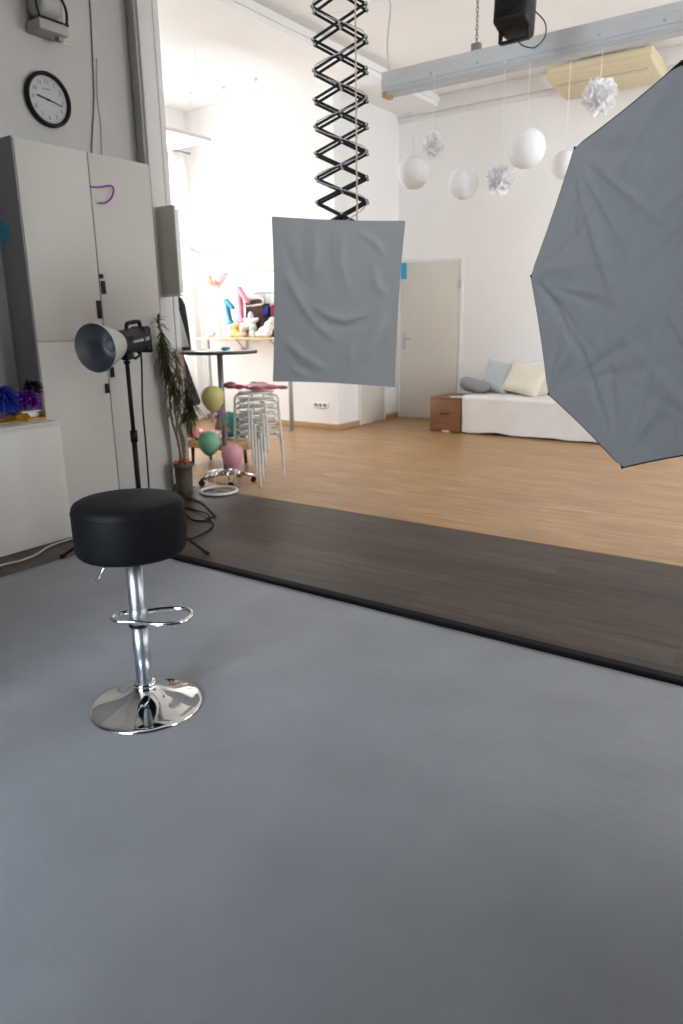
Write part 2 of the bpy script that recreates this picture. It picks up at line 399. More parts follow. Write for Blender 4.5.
# beam between hall and alcove, cornice
b = B(); b.box((-5.0, 6.63, CZ - .065), (.6, 4.6, .13)); b.box((-4.69, 6.63, CZ - .055), (.03, 4.58, .05)); struct(b, 'trim_1', 'ceil')
b = B(); b.box((-1.35, 8.895, CZ - .085), (7.9, .06, .17), .012); b.box((-1.35, 8.915, CZ - .20), (7.9, .025, .06), .008); struct(b, 'trim_2', 'trim')
b = B(); b.box((-4.69, 4.23, CZ / 2), (.025, .2, CZ - .02), .004); b.box((-4.684, 4.275, CZ / 2), (.03, .012, CZ - .02), .003); struct(b, 'trim_3', 'wall_pier')
b = B(); b.box((-4.73, 4.118, CZ / 2), (.07, .03, CZ - .02), .004); struct(b, 'trim_4', 'shade_and_rod_grey')  # pilaster's side face; its shade is put into the darker colour
# skirting
b = B(); b.box((-6.45, 7.45, .035), (2.3, .022, .07), .004); b.box((-5.289, 7.70, .035), (.022, .5, .07), .004); struct(b, 'baseboard_alcove', 'oak_trim')
b = B(); b.box((-5.289, 8.74, .035), (.022, .34, .07), .004); struct(b, 'baseboard_return', 'oak_trim')
b = B(); b.box((-1.0, 8.914, .035), (6.5, .022, .07), .004); struct(b, 'baseboard_back', 'oak_trim')

def window(n, axis, pos, a0, a1, z0, z1, depth=.2, mull=2):
    t = bpy.data.objects.new('window_%d' % n, None); COL.objects.link(t); t['kind'] = 'structure'
    def P(u, v, w):  # u along wall, v z, w across
        return (w, u, v) if axis == 'x' else (u, w, v)
    def D(u, v, w): return (w, u, v) if axis == 'x' else (u, w, v)
    b = B(); f = .06
    b.box(P((a0 + a1) / 2, z0 + f / 2, pos), D(a1 - a0, f, .07), .005); b.box(P((a0 + a1) / 2, z1 - f / 2, pos), D(a1 - a0, f, .07), .005)
    for i in range(mull + 1):
        u = a0 + f / 2 + (a1 - a0 - f) * i / mull; b.box(P(u, (z0 + z1) / 2, pos), D(f, z1 - z0 - 2 * f, .07), .005)
    b.build('window_frame', 'trim', t)
    for i in range(mull):
        u0 = a0 + f + (a1 - a0 - f) * i / mull + .002; u1 = a0 + (a1 - a0 - f) * (i + 1) / mull - .002
        b = B(); b.box(P((u0 + u1) / 2, (z0 + z1) / 2, pos), D(u1 - u0, z1 - z0 - 2 * f - .004, .008)); b.build('pane', 'pane', t)
    b = B(); sgn = 1 if pos < 0 else -1
    b.box(P((a0 + a1) / 2, z0 - .015, pos + sgn * .07), D(a1 - a0 + .1, .03, .17), .006); b.build('window_sill', 'trim', t)
window(1, 'x', -7.80, 4.55, 7.15, .55, 3.35)
window(2, 'y', -2.70, -2.3, -.2, .7, 3.3)
window(3, 'y', -2.70, 1.1, 2.3, .7, 3.3)
window(4, 'x', 2.70, 1.7, 2.95, .8, 3.3)
window(5, 'x', 2.70, 4.9, 7.9, .8, 3.4, mull=3)

# doors
d1 = bpy.data.objects.new('door_1', None); COL.objects.link(d1); d1['kind'] = 'structure'
b = B(); b.box((-4.80, 8.905, 1.045), (.86, .04, 2.05), .004); b.build('door_panel', 'door', d1)
b = B(); b.box((-5.262, 8.912, 1.05), (.05, .026, 2.1), .004); b.box((-4.338, 8.912, 1.05), (.05, .026, 2.1), .004); b.box((-4.80, 8.912, 2.095), (.874, .026, .045), .004); b.build('door_frame', 'trim', d1)
b = B(); b.box((-5.175, 8.882, 1.05), (.035, .008, .22), .003); b.cyl((-5.175, 8.885, 1.09), (-5.175, 8.845, 1.09), .009); b.tube([(-5.175, 8.845, 1.09), (-5.12, 8.843, 1.09), (-5.07, 8.848, 1.088)], .009); b.cyl((-5.175, 8.886, .985), (-5.175, 8.87, .985), .012); b.build('door_handle', 'brushed', d1)
b = B()
for z in (.3, 1.78): b.cyl((-4.352, 8.878, z - .05), (-4.352, 8.878, z + .05), .009, seg=10)
b.build('hinge', 'brushed', d1)
d2 = bpy.data.objects.new('door_2', None); COL.objects.link(d2); d2['kind'] = 'structure'
b = B(); b.box((-5.285, 8.24, 1.02), (.026, .58, 2.0), .003); b.build('door_panel', 'door', d2)
b = B(); b.box((-5.283, 7.932, 1.03), (.034, .024, 2.06), .003); b.box((-5.283, 8.545, 1.03), (.034, .024, 2.06), .003); b.box((-5.283, 8.24, 2.05), (.034, .6, .03), .003); b.build('door_frame', 'trim', d2)
b = B(); b.cyl((-5.272, 8.46, 1.05), (-5.225, 8.46, 1.05), .01); b.tube([(-5.228, 8.46, 1.05), (-5.225, 8.40, 1.05), (-5.23, 8.35, 1.05)], .009); b.build('door_handle', 'brushed', d2)
b = B(); b.box((-5.185, 8.879, 1.975), (.085, .006, .205)); tag(b.build('notice', 'sign_blue'), 'blue rectangular notice stuck to the top corner of the ivory door', 'notice')

# paper roll-out and its black edge
b = B()
b.grid(lambda u, v: (-3.715 + u * 5.9 + .006 * math.sin(v * 9), -2.4 + v * 5.12, .006 + .0016 * noise.noise((u * 14, v * 10, 0)) + .0012 * noise.noise((u * 40, v * 30, 3))), 120, 110)
tag(b.build('backdrop_paper', 'paper', mods=[('solid', .002)]), 'blue-grey paper backdrop spread flat over the dark floor in front', 'backdrop paper', kind='thing')
b = B(); b.prism([(2.725, 0), (2.728, .017), (2.740, .021), (2.785, .019), (2.80, .013), (2.803, 0)], -3.45, 2.2, frame((0, 1, 0), (0, 0, 1), (1, 0, 0), (0, 0, 0)))
tag(b.build('edge_strip', 'black_strip'), 'long black edging strip along the far edge of the grey paper', 'edging strip')

# ------------------------------------------------------------------ bar stool
t = thing('bar_stool', 'round black padded bar stool with chrome trumpet base on grey paper', 'stool', (-1.950, 1.515, .0085), R(36))
b = B(); b.lathe([(.20, 0), (.2005, .004), (.196, .010), (.185, .014), (.165, .019), (.14, .026), (.115, .034), (.09, .044), (.07, .055), (.055, .066), (.045, .074), (.040, .080), (.038, .088)], 80); b.build('base', 'chrome', t)
b = B(); b.lathe([(.040, .083), (.0415, .088), (.038, .096), (.033, .099)], 40); b.build('base_collar', 'chrome', t)
b = B(); b.cyl((0, 0, .09), (0, 0, .335), .0285, seg=40); b.build('lower_column', 'brushed', t)
b = B(); b.lathe([(.0295, .312), (.035, .313), (.035, .319), (.0295, .322)], 40); b.build('rubber_ring', 'black', t)
b = B(); b.lathe([(.0315, .322), (.0325, .325), (.0325, .366), (.030, .372), (.0282, .38), (.0282, .575)], 40); b.build('upper_column', 'brushed', t)
# footrest: rounded D loop in the local x direction
fr = spline([(-.065, -.040, .345), (.0, -.046, .345), (.08, -.07, .345), (.155, -.062, .345), (.185, 0, .345), (.155, .062, .345), (.08, .07, .345), (.0, .046, .345), (-.065, .040, .345), (-.09, .012, .345)], 6)
b = B(); b.tube(fr[:-1] + [fr[-1], Vector((-.088, -.018, .345))], .0085, 12, closed=True); b.build('footrest', 'chrome', t)
b = B(); b.box((0, 0, .588), (.2, .2, .012), .003); b.cyl((0, 0, .560), (0, 0, .586), .05); b.build('seat_plate', 'black_matte', t)
b = B(); b.tube([(-.02, .0, .572), (-.05, -.02, .568), (-.085, -.04, .545), (-.115, -.055, .500)], [.006, .006, .0065, .007], 10); b.build('lever', 'chrome', t)
b = B(); pr = [(.0, .584), (.155, .584), (.173, .588), (.182, .598), (.185, .615), (.1865, .675), (.1865, .735), (.184, .752), (.177, .763), (.164, .770), (.12, .776), (.07, .779), (.0005, .780)]
b.lathe(pr, 72, cap0=False, cap1=False); b.build('seat', 'leather', t)
b = B(); b.lathe([(.1862, .735), (.1878, .738), (.1862, .741)], 72, cap0=False, cap1=False); b.build('seam', 'leather', t)

# ------------------------------------------------------------------ flash on its stand
SX, SY = -3.526, 2.83
t = thing('light_stand', 'black tripod light stand holding the round metal reflector lamp', 'light stand', (SX, SY, 0))
b = B(); b.cyl((0, 0, .24), (-.002, 0, .70), .0155, seg=16); b.cyl((0, 0, .70), (-.004, 0, 1.125), .0125, seg=16); b.build('pole', 'black_matte', t)
b = B(); b.cyl((0, 0, .655), (0, 0, .725), .022, seg=16); b.cyl((.02, -.015, .69), (.05, -.035, .69), .010, seg=12); b.build('clamp', 'black', t)
b = B(); b.cyl((0, 0, .20), (0, 0, .275), .023, seg=16); b.cyl((0, 0, .045), (0, 0, .08), .018, seg=16); b.cyl((0, 0, .05), (0, 0, .24), .010, seg=12); b.build('tripod_collar', 'black', t)
for ang in (math.atan2(.077, .493), math.atan2(-.437, -.209), math.atan2(.40, -.27)):
    dx, dy = math.cos(ang), math.sin(ang)
    b = B(); b.cyl((dx * .018, dy * .018, .262), (dx * .485, dy * .485, .012), .0085, seg=10); g = b.build('leg', 'black_matte', t)
    b = B(); b.cyl((dx * .465, dy * .465, .019), (dx * .498, dy * .498, .010), .0125, seg=10); b.build('rubber_foot', 'rubber', g)
    b = B(); b.box((dx * .12, dy * .12, .137), (.012, .012, .012)); b.cyl((dx * .018, dy * .018, .075), (dx * .20, dy * .20, .17), .0055, seg=8); b.build('brace', 'black_matte', g)

axd = Vector((.278, -.955, -.085)).normalized(); ax_r = axd.cross(Vector((0, 0, 1))).normalized(); ax_u = ax_r.cross(axd)
FO = Vector((-3.569, 2.799, 1.235))
fm = frame(ax_r, ax_u, axd, FO)       # local z = firing direction, y = up
t = thing('studio_flash', 'studio flash head with big round silver reflector, on the black stand', 'studio light', mat4=fm)
b = B(); b.lathe([(.074, .003), (.081, .018), (.094, .05), (.109, .095), (.122, .14), (.132, .178), (.1365, .198), (.1375, .201), (.136, .204)], 64, cap0=True, cap1=False); b.build('reflector', 'alu_out', t)
b = B(); b.lathe([(.136, .204), (.1335, .198), (.129, .178), (.119, .14), (.106, .095), (.091, .05), (.078, .02), (.05, .014)], 64, cap0=False, cap1=True); b.build('reflector_bowl', 'alu_in', t)
b = B(); b.lathe([(.001, .085), (.02, .082), (.032, .072), (.036, .058), (.037, .04), (.037, .015)], 32, cap0=False, cap1=False); b.build('glass_dome', 'glass_white', t)
b = B()
b.lathe([(.055, -.262), (.066, -.26), (.071, -.25), (.072, -.26), (.072, -.02), (.075, -.012), (.078, -.004), (.078, .006), (.070, .008)], 40)
b.box((0, 0, -.238), (.128, .146, .05), .02); b.build('flash_body', 'charcoal', t)
b = B(); b.box((0, -.005, -.262), (.132, .16, .03), .014); b.build('back_panel', 'black', t)
b = B(); b.tube(spline([(0, .060, -.115), (0, .094, -.122), (0, .104, -.14), (0, .105, -.19), (0, .105, -.235), (0, .095, -.256), (0, .05, -.262)], 4), .0125, 10); b.build('carry_handle', 'black', t)
for zz in (-.06, -.10, -.14):
    pass
b = B()
for k in range(7): b.box((-.071, .035 - k * .004, -.05), (.004, .0015, .05))
b.build('vent_slots', 'black', t)
tm = frame((0, 0, 1), (0, 1, 0), (-1, 0, 0), (-.0730, .004, -.150))
# lettering on the camera side of the body (camera sees local -x side when firing left)
side = -1 if (Matrix(fm).to_3x3() @ Vector((-1, 0, 0))).dot(Vector((0, 0, 1.35)) - FO) > 0 else 1
tm = frame((0, 0, -1 if side > 0 else 1), (0, 1, 0), (side, 0, 0), (side * .0722, .004, -.12))
if side < 0: tm = frame((0, 0, 1), (0, 1, 0), (-1, 0, 0), (-.0722, .004, -.12))
b = B(); b.text('elinchrom', .026, tm, .0012); b.build('brand_lettering', 'white_txt', t)
tm2 = tm.copy(); tm2.translation = Vector((side * .0722, .004, -.212)); b = B(); b.text('RX', .03, tm2, .0012); b.build('model_lettering', 'white_txt', t)
b = B(); b.box((side * .0665, .004, -.252), (.004, .034, .026), .001); b.build('red_mark', 'red_txt', t)
b = B()
inv = fm.inverted(); tp = inv @ Vector((SX - .004, SY, 1.12)); mid = inv @ Vector((SX - .004, SY, 1.16))
b.box((mid.x, -.080, mid.z - .01), (.05, .03, .06), .006); b.box((mid.x * .5, -.072, -.05), (abs(mid.x) + .03, .014, .05), .004)
b.tube([(mid.x, -.08, mid.z - .03), (mid.x, -.098, -.10), (mid.x, -.085, -.16), (0, -.066, -.19)], .009, 8); b.cyl((mid.x, -.08, mid.z), (mid.x + .06, -.08, mid.z), .011, seg=12); b.build('tilt_bracket', 'black', t)
b = B(); b.cyl(tp, mid, .013); b.cyl(tp, inv @ Vector((SX - .004, SY, 1.135)), .02); b.build('spigot', 'black', t)
q = FO - axd * .235 + Vector((0, 0, -.068)); wp = [q, q + Vector((.0, .0, -.10)), q + Vector((-.012, -.01, -.35)), q + Vector((.0, -.02, -.60)), Vector((SX + .03, SY + .05, .30)), Vector((SX + .022, SY + .012, .24)), Vector((SX + .03, SY - .01, .12)), Vector((SX + .16, SY + .20, .012)), Vector((SX + .10, SY + .50, .007)), Vector((-3.62, 3.50, .007)), Vector((-3.60, 3.54, .007)), Vector((-3.72, 3.62, .007)), Vector((-4.02, 3.80, .007)), Vector((-4.2, 3.83, .007))]
b = B(); b.tube([inv @ p for p in spline(wp, 6)], .0058, 8); b.build('power_cable', 'rubber', t)
def cable(name, pts, r, m, label, cat='cable', n=8):
    b = B(); b.tube(spline(pts, n), r, 8); return tag(b.build(name, m), label, cat)
cable('cable', [(-4.02, 3.62, .007), (-3.85, 3.60, .007), (-3.66, 3.53, .02), (-3.60, 3.44, .007), (-3.68, 3.40, .007), (-3.82, 3.47, .007), (-3.98, 3.52, .007)], .006, 'rubber', 'black cable looped on the dark floor beside the plant pot')
cable('extension_lead', [(-3.89, 1.55, .008), (-3.90, 2.10, .008), (-3.885, 2.21, .008), (-3.91, 2.33, .008), (-4.0, 2.50, .008), (-4.02, 2.75, .008)], .0065, 'grey_cord', 'white cable lying on the floor along the low white cabinet')

# ------------------------------------------------------------------ tall cabinets
def tall_cabinet(y0, y1, label, handles):
    t = thing('tall_cabinet', label, 'cabinet', (-4.5, (y0 + y1) / 2, 0), group='tall white cabinets')
    w = y1 - y0; xb = -.295
    b = B(); b.box(((xb - .02) / 2, 0, 1.24), (-xb - .02, w - .002, 2.48)); b.build('body', 'cab', t)
    ds = []
    for z0, z1 in ((.012, 1.2345), (1.2395, 2.482)):
        b = B(); b.box((-.009, 0, (z0 + z1) / 2), (.018, w - .005, z1 - z0), .0015); ds.append(b.build('door', 'cab', t))
    for di, yy, z0, z1 in handles:
        b = B(); b.box((.004, yy - (y0 + y1) / 2, (z0 + z1) / 2), (.008, .036, z1 - z0), .002); b.build('handle', 'black', ds[di])
    return t
tall_cabinet(2.885, 3.4285, 'tall white cabinet with black handle beside the grey niche', [(1, 3.403, 1.385, 1.51), (0, 3.406, .855, .925)])
tall_cabinet(3.4315, 3.97, 'tall white cabinet with purple ribbon on its door beside the plant', [(1, 3.457, 1.555, 1.645), (1, 3.447, 1.662, 1.69), (0, 3.462, .965, 1.04)])
b = B(); b.tube(spline([(-4.497, 3.425, 2.262), (-4.49, 3.50, 2.268), (-4.485, 3.575, 2.287), (-4.48, 3.603, 2.283), (-4.47, 3.60, 2.25), (-4.468, 3.57, 2.20), (-4.475, 3.52, 2.165), (-4.48, 3.475, 2.166)], 6), [.0065] * 43, 8, flat=.35); tag(b.build('ribbon', 'ribbon'), 'purple satin ribbon loop hooked over the tall white cabinet door', 'ribbon')

# niche wall panel with stars, low cabinet and its clutter
t = thing('grey_panel', 'dark grey board with blue stars lining the niche above the low cabinet', 'panel', (-4.64, 2.879, 0))
b = B(); b.box((0, 0, 1.628), (.276, .006, 1.725)); b.box((-.131, -.9, 1.628), (.012, 1.79, 1.725)); b.build('board', 'greypaint', t)
def star_poly(r, k=.42, a0=PI / 2, n=5): return [((r if i % 2 == 0 else r * k) * math.cos(a0 + i * PI / n), (r if i % 2 == 0 else r * k) * math.sin(a0 + i * PI / n)) for i in range(2 * n)]
b = B(); b.prism(star_poly(.10, .42, PI / 2 + .25), 0, .002, frame((1, 0, 0), (0, 0, 1), (0, -1, 0), (-.060, -.005, 1.935))); b.build('star', 'star_blue', t)
b = B(); b.prism(star_poly(.12), 0, .002, frame((0, 1, 0), (0, 0, 1), (1, 0, 0), (-.124, -.5, 1.75))); b.build('star', 'star_blue', t)
t = thing('low_cabinet', 'low white cabinet below the grey niche, topped with tinsel pompoms', 'cabinet', (-4.43, 1.60, 0))
b = B(); b.box((.0, 0, .375), (.73, 2.2, .745)); b.build('body', 'cab', t)
b = B(); b.box((.0, 0, .756), (.734, 2.2, .016), .002); b.build('top', 'cab', t)
b = B(); b.box((.3685, .65, .37), (.003, .88, .72), .001); b.box((.3685, -.5, .37), (.003, 1.38, .72), .001); b.build('door', 'cab', t)
t = thing('wooden_tray', 'thin wooden tray with raised end on the low white cabinet', 'tray', (-4.35, 2.41, .764))
b = B(); b.box((0, 0, .008), (.30, .58, .016), .003); b.build('tray_base', 'bench_wood', t)
b = B(); b.box((0, .284, .036), (.30, .012, .042), .003); b.build('tray_end', 'bench_wood', t)
b = B(); b.box((0, 0, .018), (.18, .12, .035), .010); b.box((0, 0, .038), (.195, .135, .007), .003)
tag(b.build('white_dish', 'white_pl', loc=(-4.34, 2.625, .780)), 'shallow white dish at the end of the wooden tray', 'dish')
def tinsel(name, c, r, m, label, n=420, droop=.5, seed=1):
    rnd = random.Random(seed); b = B()
    b.sphere((0, 0, 0), r * .5, 12, 8)
    for i in range(n):
        z = rnd.uniform(-.55, 1); a = rnd.uniform(0, 2 * PI); q = math.sqrt(max(0, 1 - z * z)); d = Vector((q * math.cos(a), q * math.sin(a), z))
        L = r * rnd.uniform(.75, 1.15); s_ = d.cross(Vector((rnd.uniform(-1, 1), rnd.uniform(-1, 1), rnd.uniform(-1, 1)))).normalized() * .003
        p0 = d * r * .3; p1 = d * L * .8 + Vector((0, 0, -.05 * droop * L / r)) * .3; p2 = d * L + Vector((0, 0, -.35 * droop * r))
        b.mi = 0
        A = [b._v(p0 - s_), b._v(p0 + s_), b._v(p1 + s_), b._v(p1 - s_), b._v(p2 + s_), b._v(p2 - s_)]
        b._f([A[0], A[1], A[2], A[3]]); b._f([A[3], A[2], A[4], A[5]])
    return tag(b.build(name, m, mods=[('solid', .0006)], loc=c), label, 'pompom')
tinsel('tinsel_pompom', (-4.28, 2.43, .905), .13, 'tin_blue', 'big metallic blue tinsel pompom on the tray beside the yellow tube', 600, .9, 1)
tinsel('tinsel_pompom', (-4.44, 2.54, .900), .115, 'tin_blue', 'dark blue tinsel pompom nearer the grey panel, behind the first one', 500, .9, 2)
tinsel('tinsel_pompom', (-4.33, 2.66, .890), .080, 'tin_purple', 'shiny purple tinsel pompom resting in the white dish', 500, .9, 3)
tinsel('tinsel_pompom', (-4.42, 2.76, .95), .065, 'tin_black', 'small black and silver tinsel pompom against the grey panel', 300, .5, 4)
b = B(); b.lathe([(.018, -.07), (.0185, .045), (.024, .05), (.024, .085), (.02, .09)], 20, frame((1, 0, 0), (0, 0, 1), (.45, -.0, 0), (0, 0, 0)))
o = b.build('yellow_tube', 'yellow_pl', loc=(-4.17, 2.44, .806)); o.rotation_euler = (0, 0, R(48)); tag(o, 'yellow plastic tube lying at the front of the wooden tray', 'tube')
b = B(); b.sphere((0, 0, 0), (.05, .06, .035), 16, 10); tag(b.build('red_bundle', 'red_cloth', loc=(-4.40, 2.45, 1.04)), 'dark red cloth bundle on top of the blue tinsel pompoms', 'cloth')

# ------------------------------------------------------------------ wall clock and device
t = thing('wall_clock', 'round white wall clock with thick black rim showing about quarter past nine', 'clock', mat4=frame((0, 1, 0), (0, 0, 1), (1, 0, 0), (-4.797, 3.369, 2.835)))
b = B(); b.lathe([(.150, 0), (.171, .002), (.1735, .012), (.172, .028), (.165, .036), (.155, .036), (.148, .030), (.147, .012)], 64, cap0=False, cap1=False); b.build('rim', 'black', t)
b = B(); b.cyl((0, 0, .001), (0, 0, .012), .15, seg=64); b.build('face', 'clock_face', t)
b = B()
for h in range(1, 13):
    a = R(90 - 30 * h); b.text(str(h), .038, Matrix.Translation((.112 * math.cos(a), .112 * math.sin(a), .0125)), .0005)
b.text('QUARTZ', .016, Matrix.Translation((0, .065, .0125)), .0004)
for k in range(60):
    a = R(6 * k); b.box((.137 * math.cos(a), .137 * math.sin(a), .0125), (.005, .0015, .001), rot=Matrix.Rotation(a, 3, 'Z'))
b.build('numerals', 'clock_ink', t)
def hand(deg, L, w, z):
    a = R(90 - deg); b = B(); b.box((math.cos(a) * (L - .02) / 2, math.sin(a) * (L - .02) / 2, z), (L + .02, w, .002), rot=Matrix.Rotation(a, 3, 'Z')); return b
hand(280, .085, .008, .018).build('hour_hand', 'black', t); hand(102, .108, .0055, .021).build('minute_hand', 'black', t)
b = B(); b.cyl((0, 0, .012), (0, 0, .024), .006); b.build('hand_pin', 'black', t)

t = thing('wall_device', 'grey box with black cables mounted high above the wall clock', 'wall device', (-4.8, 3.375, 3.225), 0)
b = B(); b.box((.085, 0, .02), (.15, .22, .066), .010); b.build('bracket_box', 'dev_grey', t)
b = B(); b.lathe([(.0, -.075), (.07, -.075), (.08, -.068), (.085, -.03), (.085, .05), (.075, .075), (.0, .075)], 32, frame((1, 0, 0), (0, 0, 1), (0, 1, 0), (.10, -.02, .15)), cap0=False, cap1=False); b.box((.085, .055, .14), (.11, .08, .16), .015); b.build('housing', 'dev_grey', t)
b = B(); b.tube(spline([(.155, -.10, .055), (.175, -.13, .11), (.165, -.12, .18), (.14, -.08, .23)], 5), .007, 8); b.tube(spline([(.158, -.11, .056), (.163, 0, .058), (.163, .11, .055)], 5), .006, 8); b.tube(spline([(.155, .10, .05), (.165, .10, .14), (.16, .06, .23), (.12, .08, .31)], 5), .009, 8); b.build('cable', 'rubber', t)
b = B(); b.box((.10, .075, -.024), (.05, .04, .028), .006); b.build('knob', 'dev_grey', t)
b = B(); b.box((.005, .17, .0), (.008, .12, .014)); b.build('sticker_strip', 'wallbox', t)
cable('wall_cable', [(-4.792, 3.80, 3.98), (-4.792, 3.80, 3.56), (-4.792, 3.779, 3.18), (-4.792, 3.757, 2.92), (-4.79, 3.70, 2.60), (-4.79, 3.685, 2.40)], .0045, 'cord_brown', 'thin brown cable running down the wall to the tall cabinet top')
cable('wall_cable', [(-4.793, 3.815, 3.2), (-4.793, 3.79, 2.92), (-4.793, 3.80, 2.76), (-4.793, 3.775, 2.45)], .003, 'grey_cord', 'thin white cable hanging beside the brown cable on the wall')
t = thing('wall_panel', 'narrow beige panel standing out from the pilaster above the potted plant', 'panel', (-4.675, 4.155, 1.55))
b = B(); b.box((.102, .012, .345), (.20, .024, .66), .003); b.build('leaf', 'wallbox', t)
b = B(); b.box((.205, .02, .335), (.014, .04, .62), .003); b.build('edge_strip', 'trim', t)
b = B(); b.box((.104, .02, .008), (.212, .045, .016), .003); b.build('bottom_rail', 'trim', t)

# ------------------------------------------------------------------ potted plant
t = thing('potted_plant', 'tall straggly dracaena in a taupe pot at the end of the cabinets', 'plant', (-4.385, 3.985, 0))
b = B(); b.lathe([(.058, 0), (.062, .004), (.068, .10), (.073, .215), (.079, .217), (.081, .225), (.081, .25), (.076, .252), (.073, .246), (.07, .225)], 40); b.build('pot', 'pot', t)
b = B(); b.lathe([(.072, .226), (.05, .232), (.0, .234)], 24, cap0=False, cap1=False); b.build('soil', 'soil', t)
b = B(); rnd = random.Random(5)
for i in range(11):
    a = rnd.uniform(0, 2 * PI); q = rnd.uniform(.03, .062); b.sphere((q * math.cos(a), q * math.sin(a), .245 + rnd.uniform(0, .02)), (.016, .016, .010), 8, 6)
b.build('red_flowers', 'redflower', t)
Lr = Vector((-.817, -.577, 0)); Tc = Vector((.577, -.817, 0)).normalized()   # picture-left and toward-viewer directions on the floor
stems = [[(.015, .23), (.02, .40), (.06, .62), (.06, .85), (.075, 1.05), (.095, 1.34)], [(-.02, .23), (.0, .45), (.03, .66), (.02, .85), (.055, 1.0), (.06, 1.08)], [(-.01, .23), (-.02, .42), (.0, .55), (-.06, .70), (-.08, .82)], [(.0, .23), (.03, .5), (.005, .66), (.035, .80), (.03, .96)]]
b = B()
for st in stems: b.tube(spline([Lr * x + Vector((0, 0, z)) + Tc * (x * .4) for x, z in st], 5), [.011 - .004 * i / (5 * (len(st) - 1)) for i in range(5 * (len(st) - 1) + 1)], 8)
b.build('stem', 'bark', t)
def leaves(center, n, L, seed, lo=-.9, hi=1., mats='leaf', w=.009):
    rnd = random.Random(seed); b = B()
    for i in range(n):
        a = rnd.uniform(0, 2 * PI); e = rnd.uniform(lo, hi); d = Vector((math.cos(a) * math.cos(e), math.sin(a) * math.cos(e), math.sin(e))); l = L * rnd.uniform(.6, 1.1)
        base = Vector(center) + Vector((0, 0, rnd.uniform(-.05, .05))); s_ = d.cross(Vector((0, 0, 1))).normalized() * w; prev = None
        curl = rnd.uniform(.2, .8)
        for k in range(6):
            f = k / 5; p = base + d * l * f + Vector((0, 0, -curl * l * f * f)); ww = (1 - f) ** .6 * (.55 + .45 * min(1, f * 4))
            cur = (b._v(p - s_ * ww), b._v(p + s_ * ww)) if k < 5 else (b._v(p), None)
            if prev:
                if cur[1]: b._f([prev[0], prev[1], cur[1], cur[0]])
                else: b._f([prev[0], prev[1], cur[0]])
            prev = cur
    return b
P3 = lambda x, z: Lr * x + Vector((0, 0, z)) + Tc * (x * .4)
rl = [(.10, 1.34, 26, .10, .2, 1.4, 'leaf', .008), (.085, 1.24, 60, .12, -1.5, -.5, 'leaf', .011), (.075, 1.13, 60, .13, -1.5, -.6, 'leaf', .011), (.06, 1.02, 44, .13, -1.5, -.5, 'leaf', .010),
      (.0, 1.10, 30, .14, -1.4, .8, 'leaf_dry', .006), (-.01, .98, 44, .14, -1.5, .4, 'leaf_dry', .007), (.03, .88, 34, .13, -1.5, .2, 'leaf', .007), (.0, .80, 26, .13, -1.4, .2, 'leaf_dry', .007),
      (-.07, .80, 40, .12, -1.5, .0, 'leaf', .009), (-.085, .70, 50, .13, -1.5, -.2, 'leaf', .010), (.06, .68, 14, .06, -1.2, .6, 'leaf_pale', .010), (-.075, .62, 44, .13, -1.5, -.7, 'leaf_pale', .009), (-.04, .66, 20, .12, -1.4, -.1, 'leaf', .006)]
for i, (x, z, n_, L, lo, hi, m_, w_) in enumerate(rl): leaves(P3(x, z), n_, L, 11 + i, lo, hi, w=w_).build('leaf_crown', m_, t, [('solid', .0012)])

# ------------------------------------------------------------------ garments behind the pilaster
def garment(name, outline, x, thick, m, label, cat, hang=None, amp=.006, group=None, axis='x', hook=None):
    """closed flattened cloth shape: outline in (a,z), puffed along the other axis"""
    t = thing(name, label, cat, (0, 0, 0), group=group)
    rows = sorted(outline, key=lambda r: -r[0]); b = B(); N = 18
    zs = [r[0] for r in rows]; out = []
    for z, l, r_ in rows:
        ring = []
        for k in range(N * 2):
            f = k / N if k < N else (2 * N - k) / N; sg = 1 if k < N else -1
            a = l + (r_ - l) * f; th = sg * thick * math.sqrt(max(.02, 1 - (2 * f - 1) ** 2)) + amp * math.sin(f * 19 + z * 3) * (1.2 - (z - zs[-1]) / (zs[0] - zs[-1] + .01))
            ring.append(b._v((x + th, a, z) if axis == 'x' else (a, x + th, z)))
        out.append(ring)
    for A, C in zip(out, out[1:]):
        for k in range(2 * N): b._f([A[k], A[(k + 1) % (2 * N)], C[(k + 1) % (2 * N)], C[k]])
    b._f(out[0][::-1]); b._f(out[-1]); b.build('cloth', m, t)
    if hook:
        ac, zt = hook; z0, l, r_ = rows[0]; b = B()
        P = (lambda a, z: (x, a, z)) if axis == 'x' else (lambda a, z: (a, x, z))
        w = max((r_ - l) / 2, .05)
        b.tube([P(ac - w, z0 - .015), P(ac, z0 + .035), P(ac + w, z0 - .015)], .006, 8)
        b.tube(spline([P(ac, z0 + .033), P(ac, zt - .02), P(ac + .012, zt + .006), P(ac + .024, zt - .01)], 4), .0028, 6)
        b.build('hanger', 'hanger', t)
    return t
t = thing('clothes_rail', 'short metal clothes rail fixed behind the pilaster beside the window', 'clothes rail', (0, 0, 0))
b = B(); b.cyl((-5.45, 4.47, 1.66), (-4.86, 4.47, 1.66), .011, seg=12); b.build('bar', 'steel', t)
for x in (-5.40, -4.98): b = B(); b.cyl((x, 4.47, 1.66), (x, 4.33, 1.66), .008, seg=10); b.build('bracket', 'steel', t)
garment('blouse', [(1.50, 4.40, 4.47), (1.45, 4.37, 4.525), (1.30, 4.365, 4.572), (1.14, 4.36, 4.615)], -4.885, .016, 'cloth_white', 'white blouse hanging nearest on the rail behind the pilaster', 'garment', hook=(4.47, 1.672), group='garments on the rail by the pilaster')
garment('camisole', [(1.47, 4.42, 4.52), (1.40, 4.38, 4.56), (1.10, 4.385, 4.56), (.875, 4.38, 4.588)], -4.925, .016, 'cloth_peach', 'peach camisole hanging below the white blouse beside the plant', 'garment', hook=(4.47, 1.672), group='garments on the rail by the pilaster')
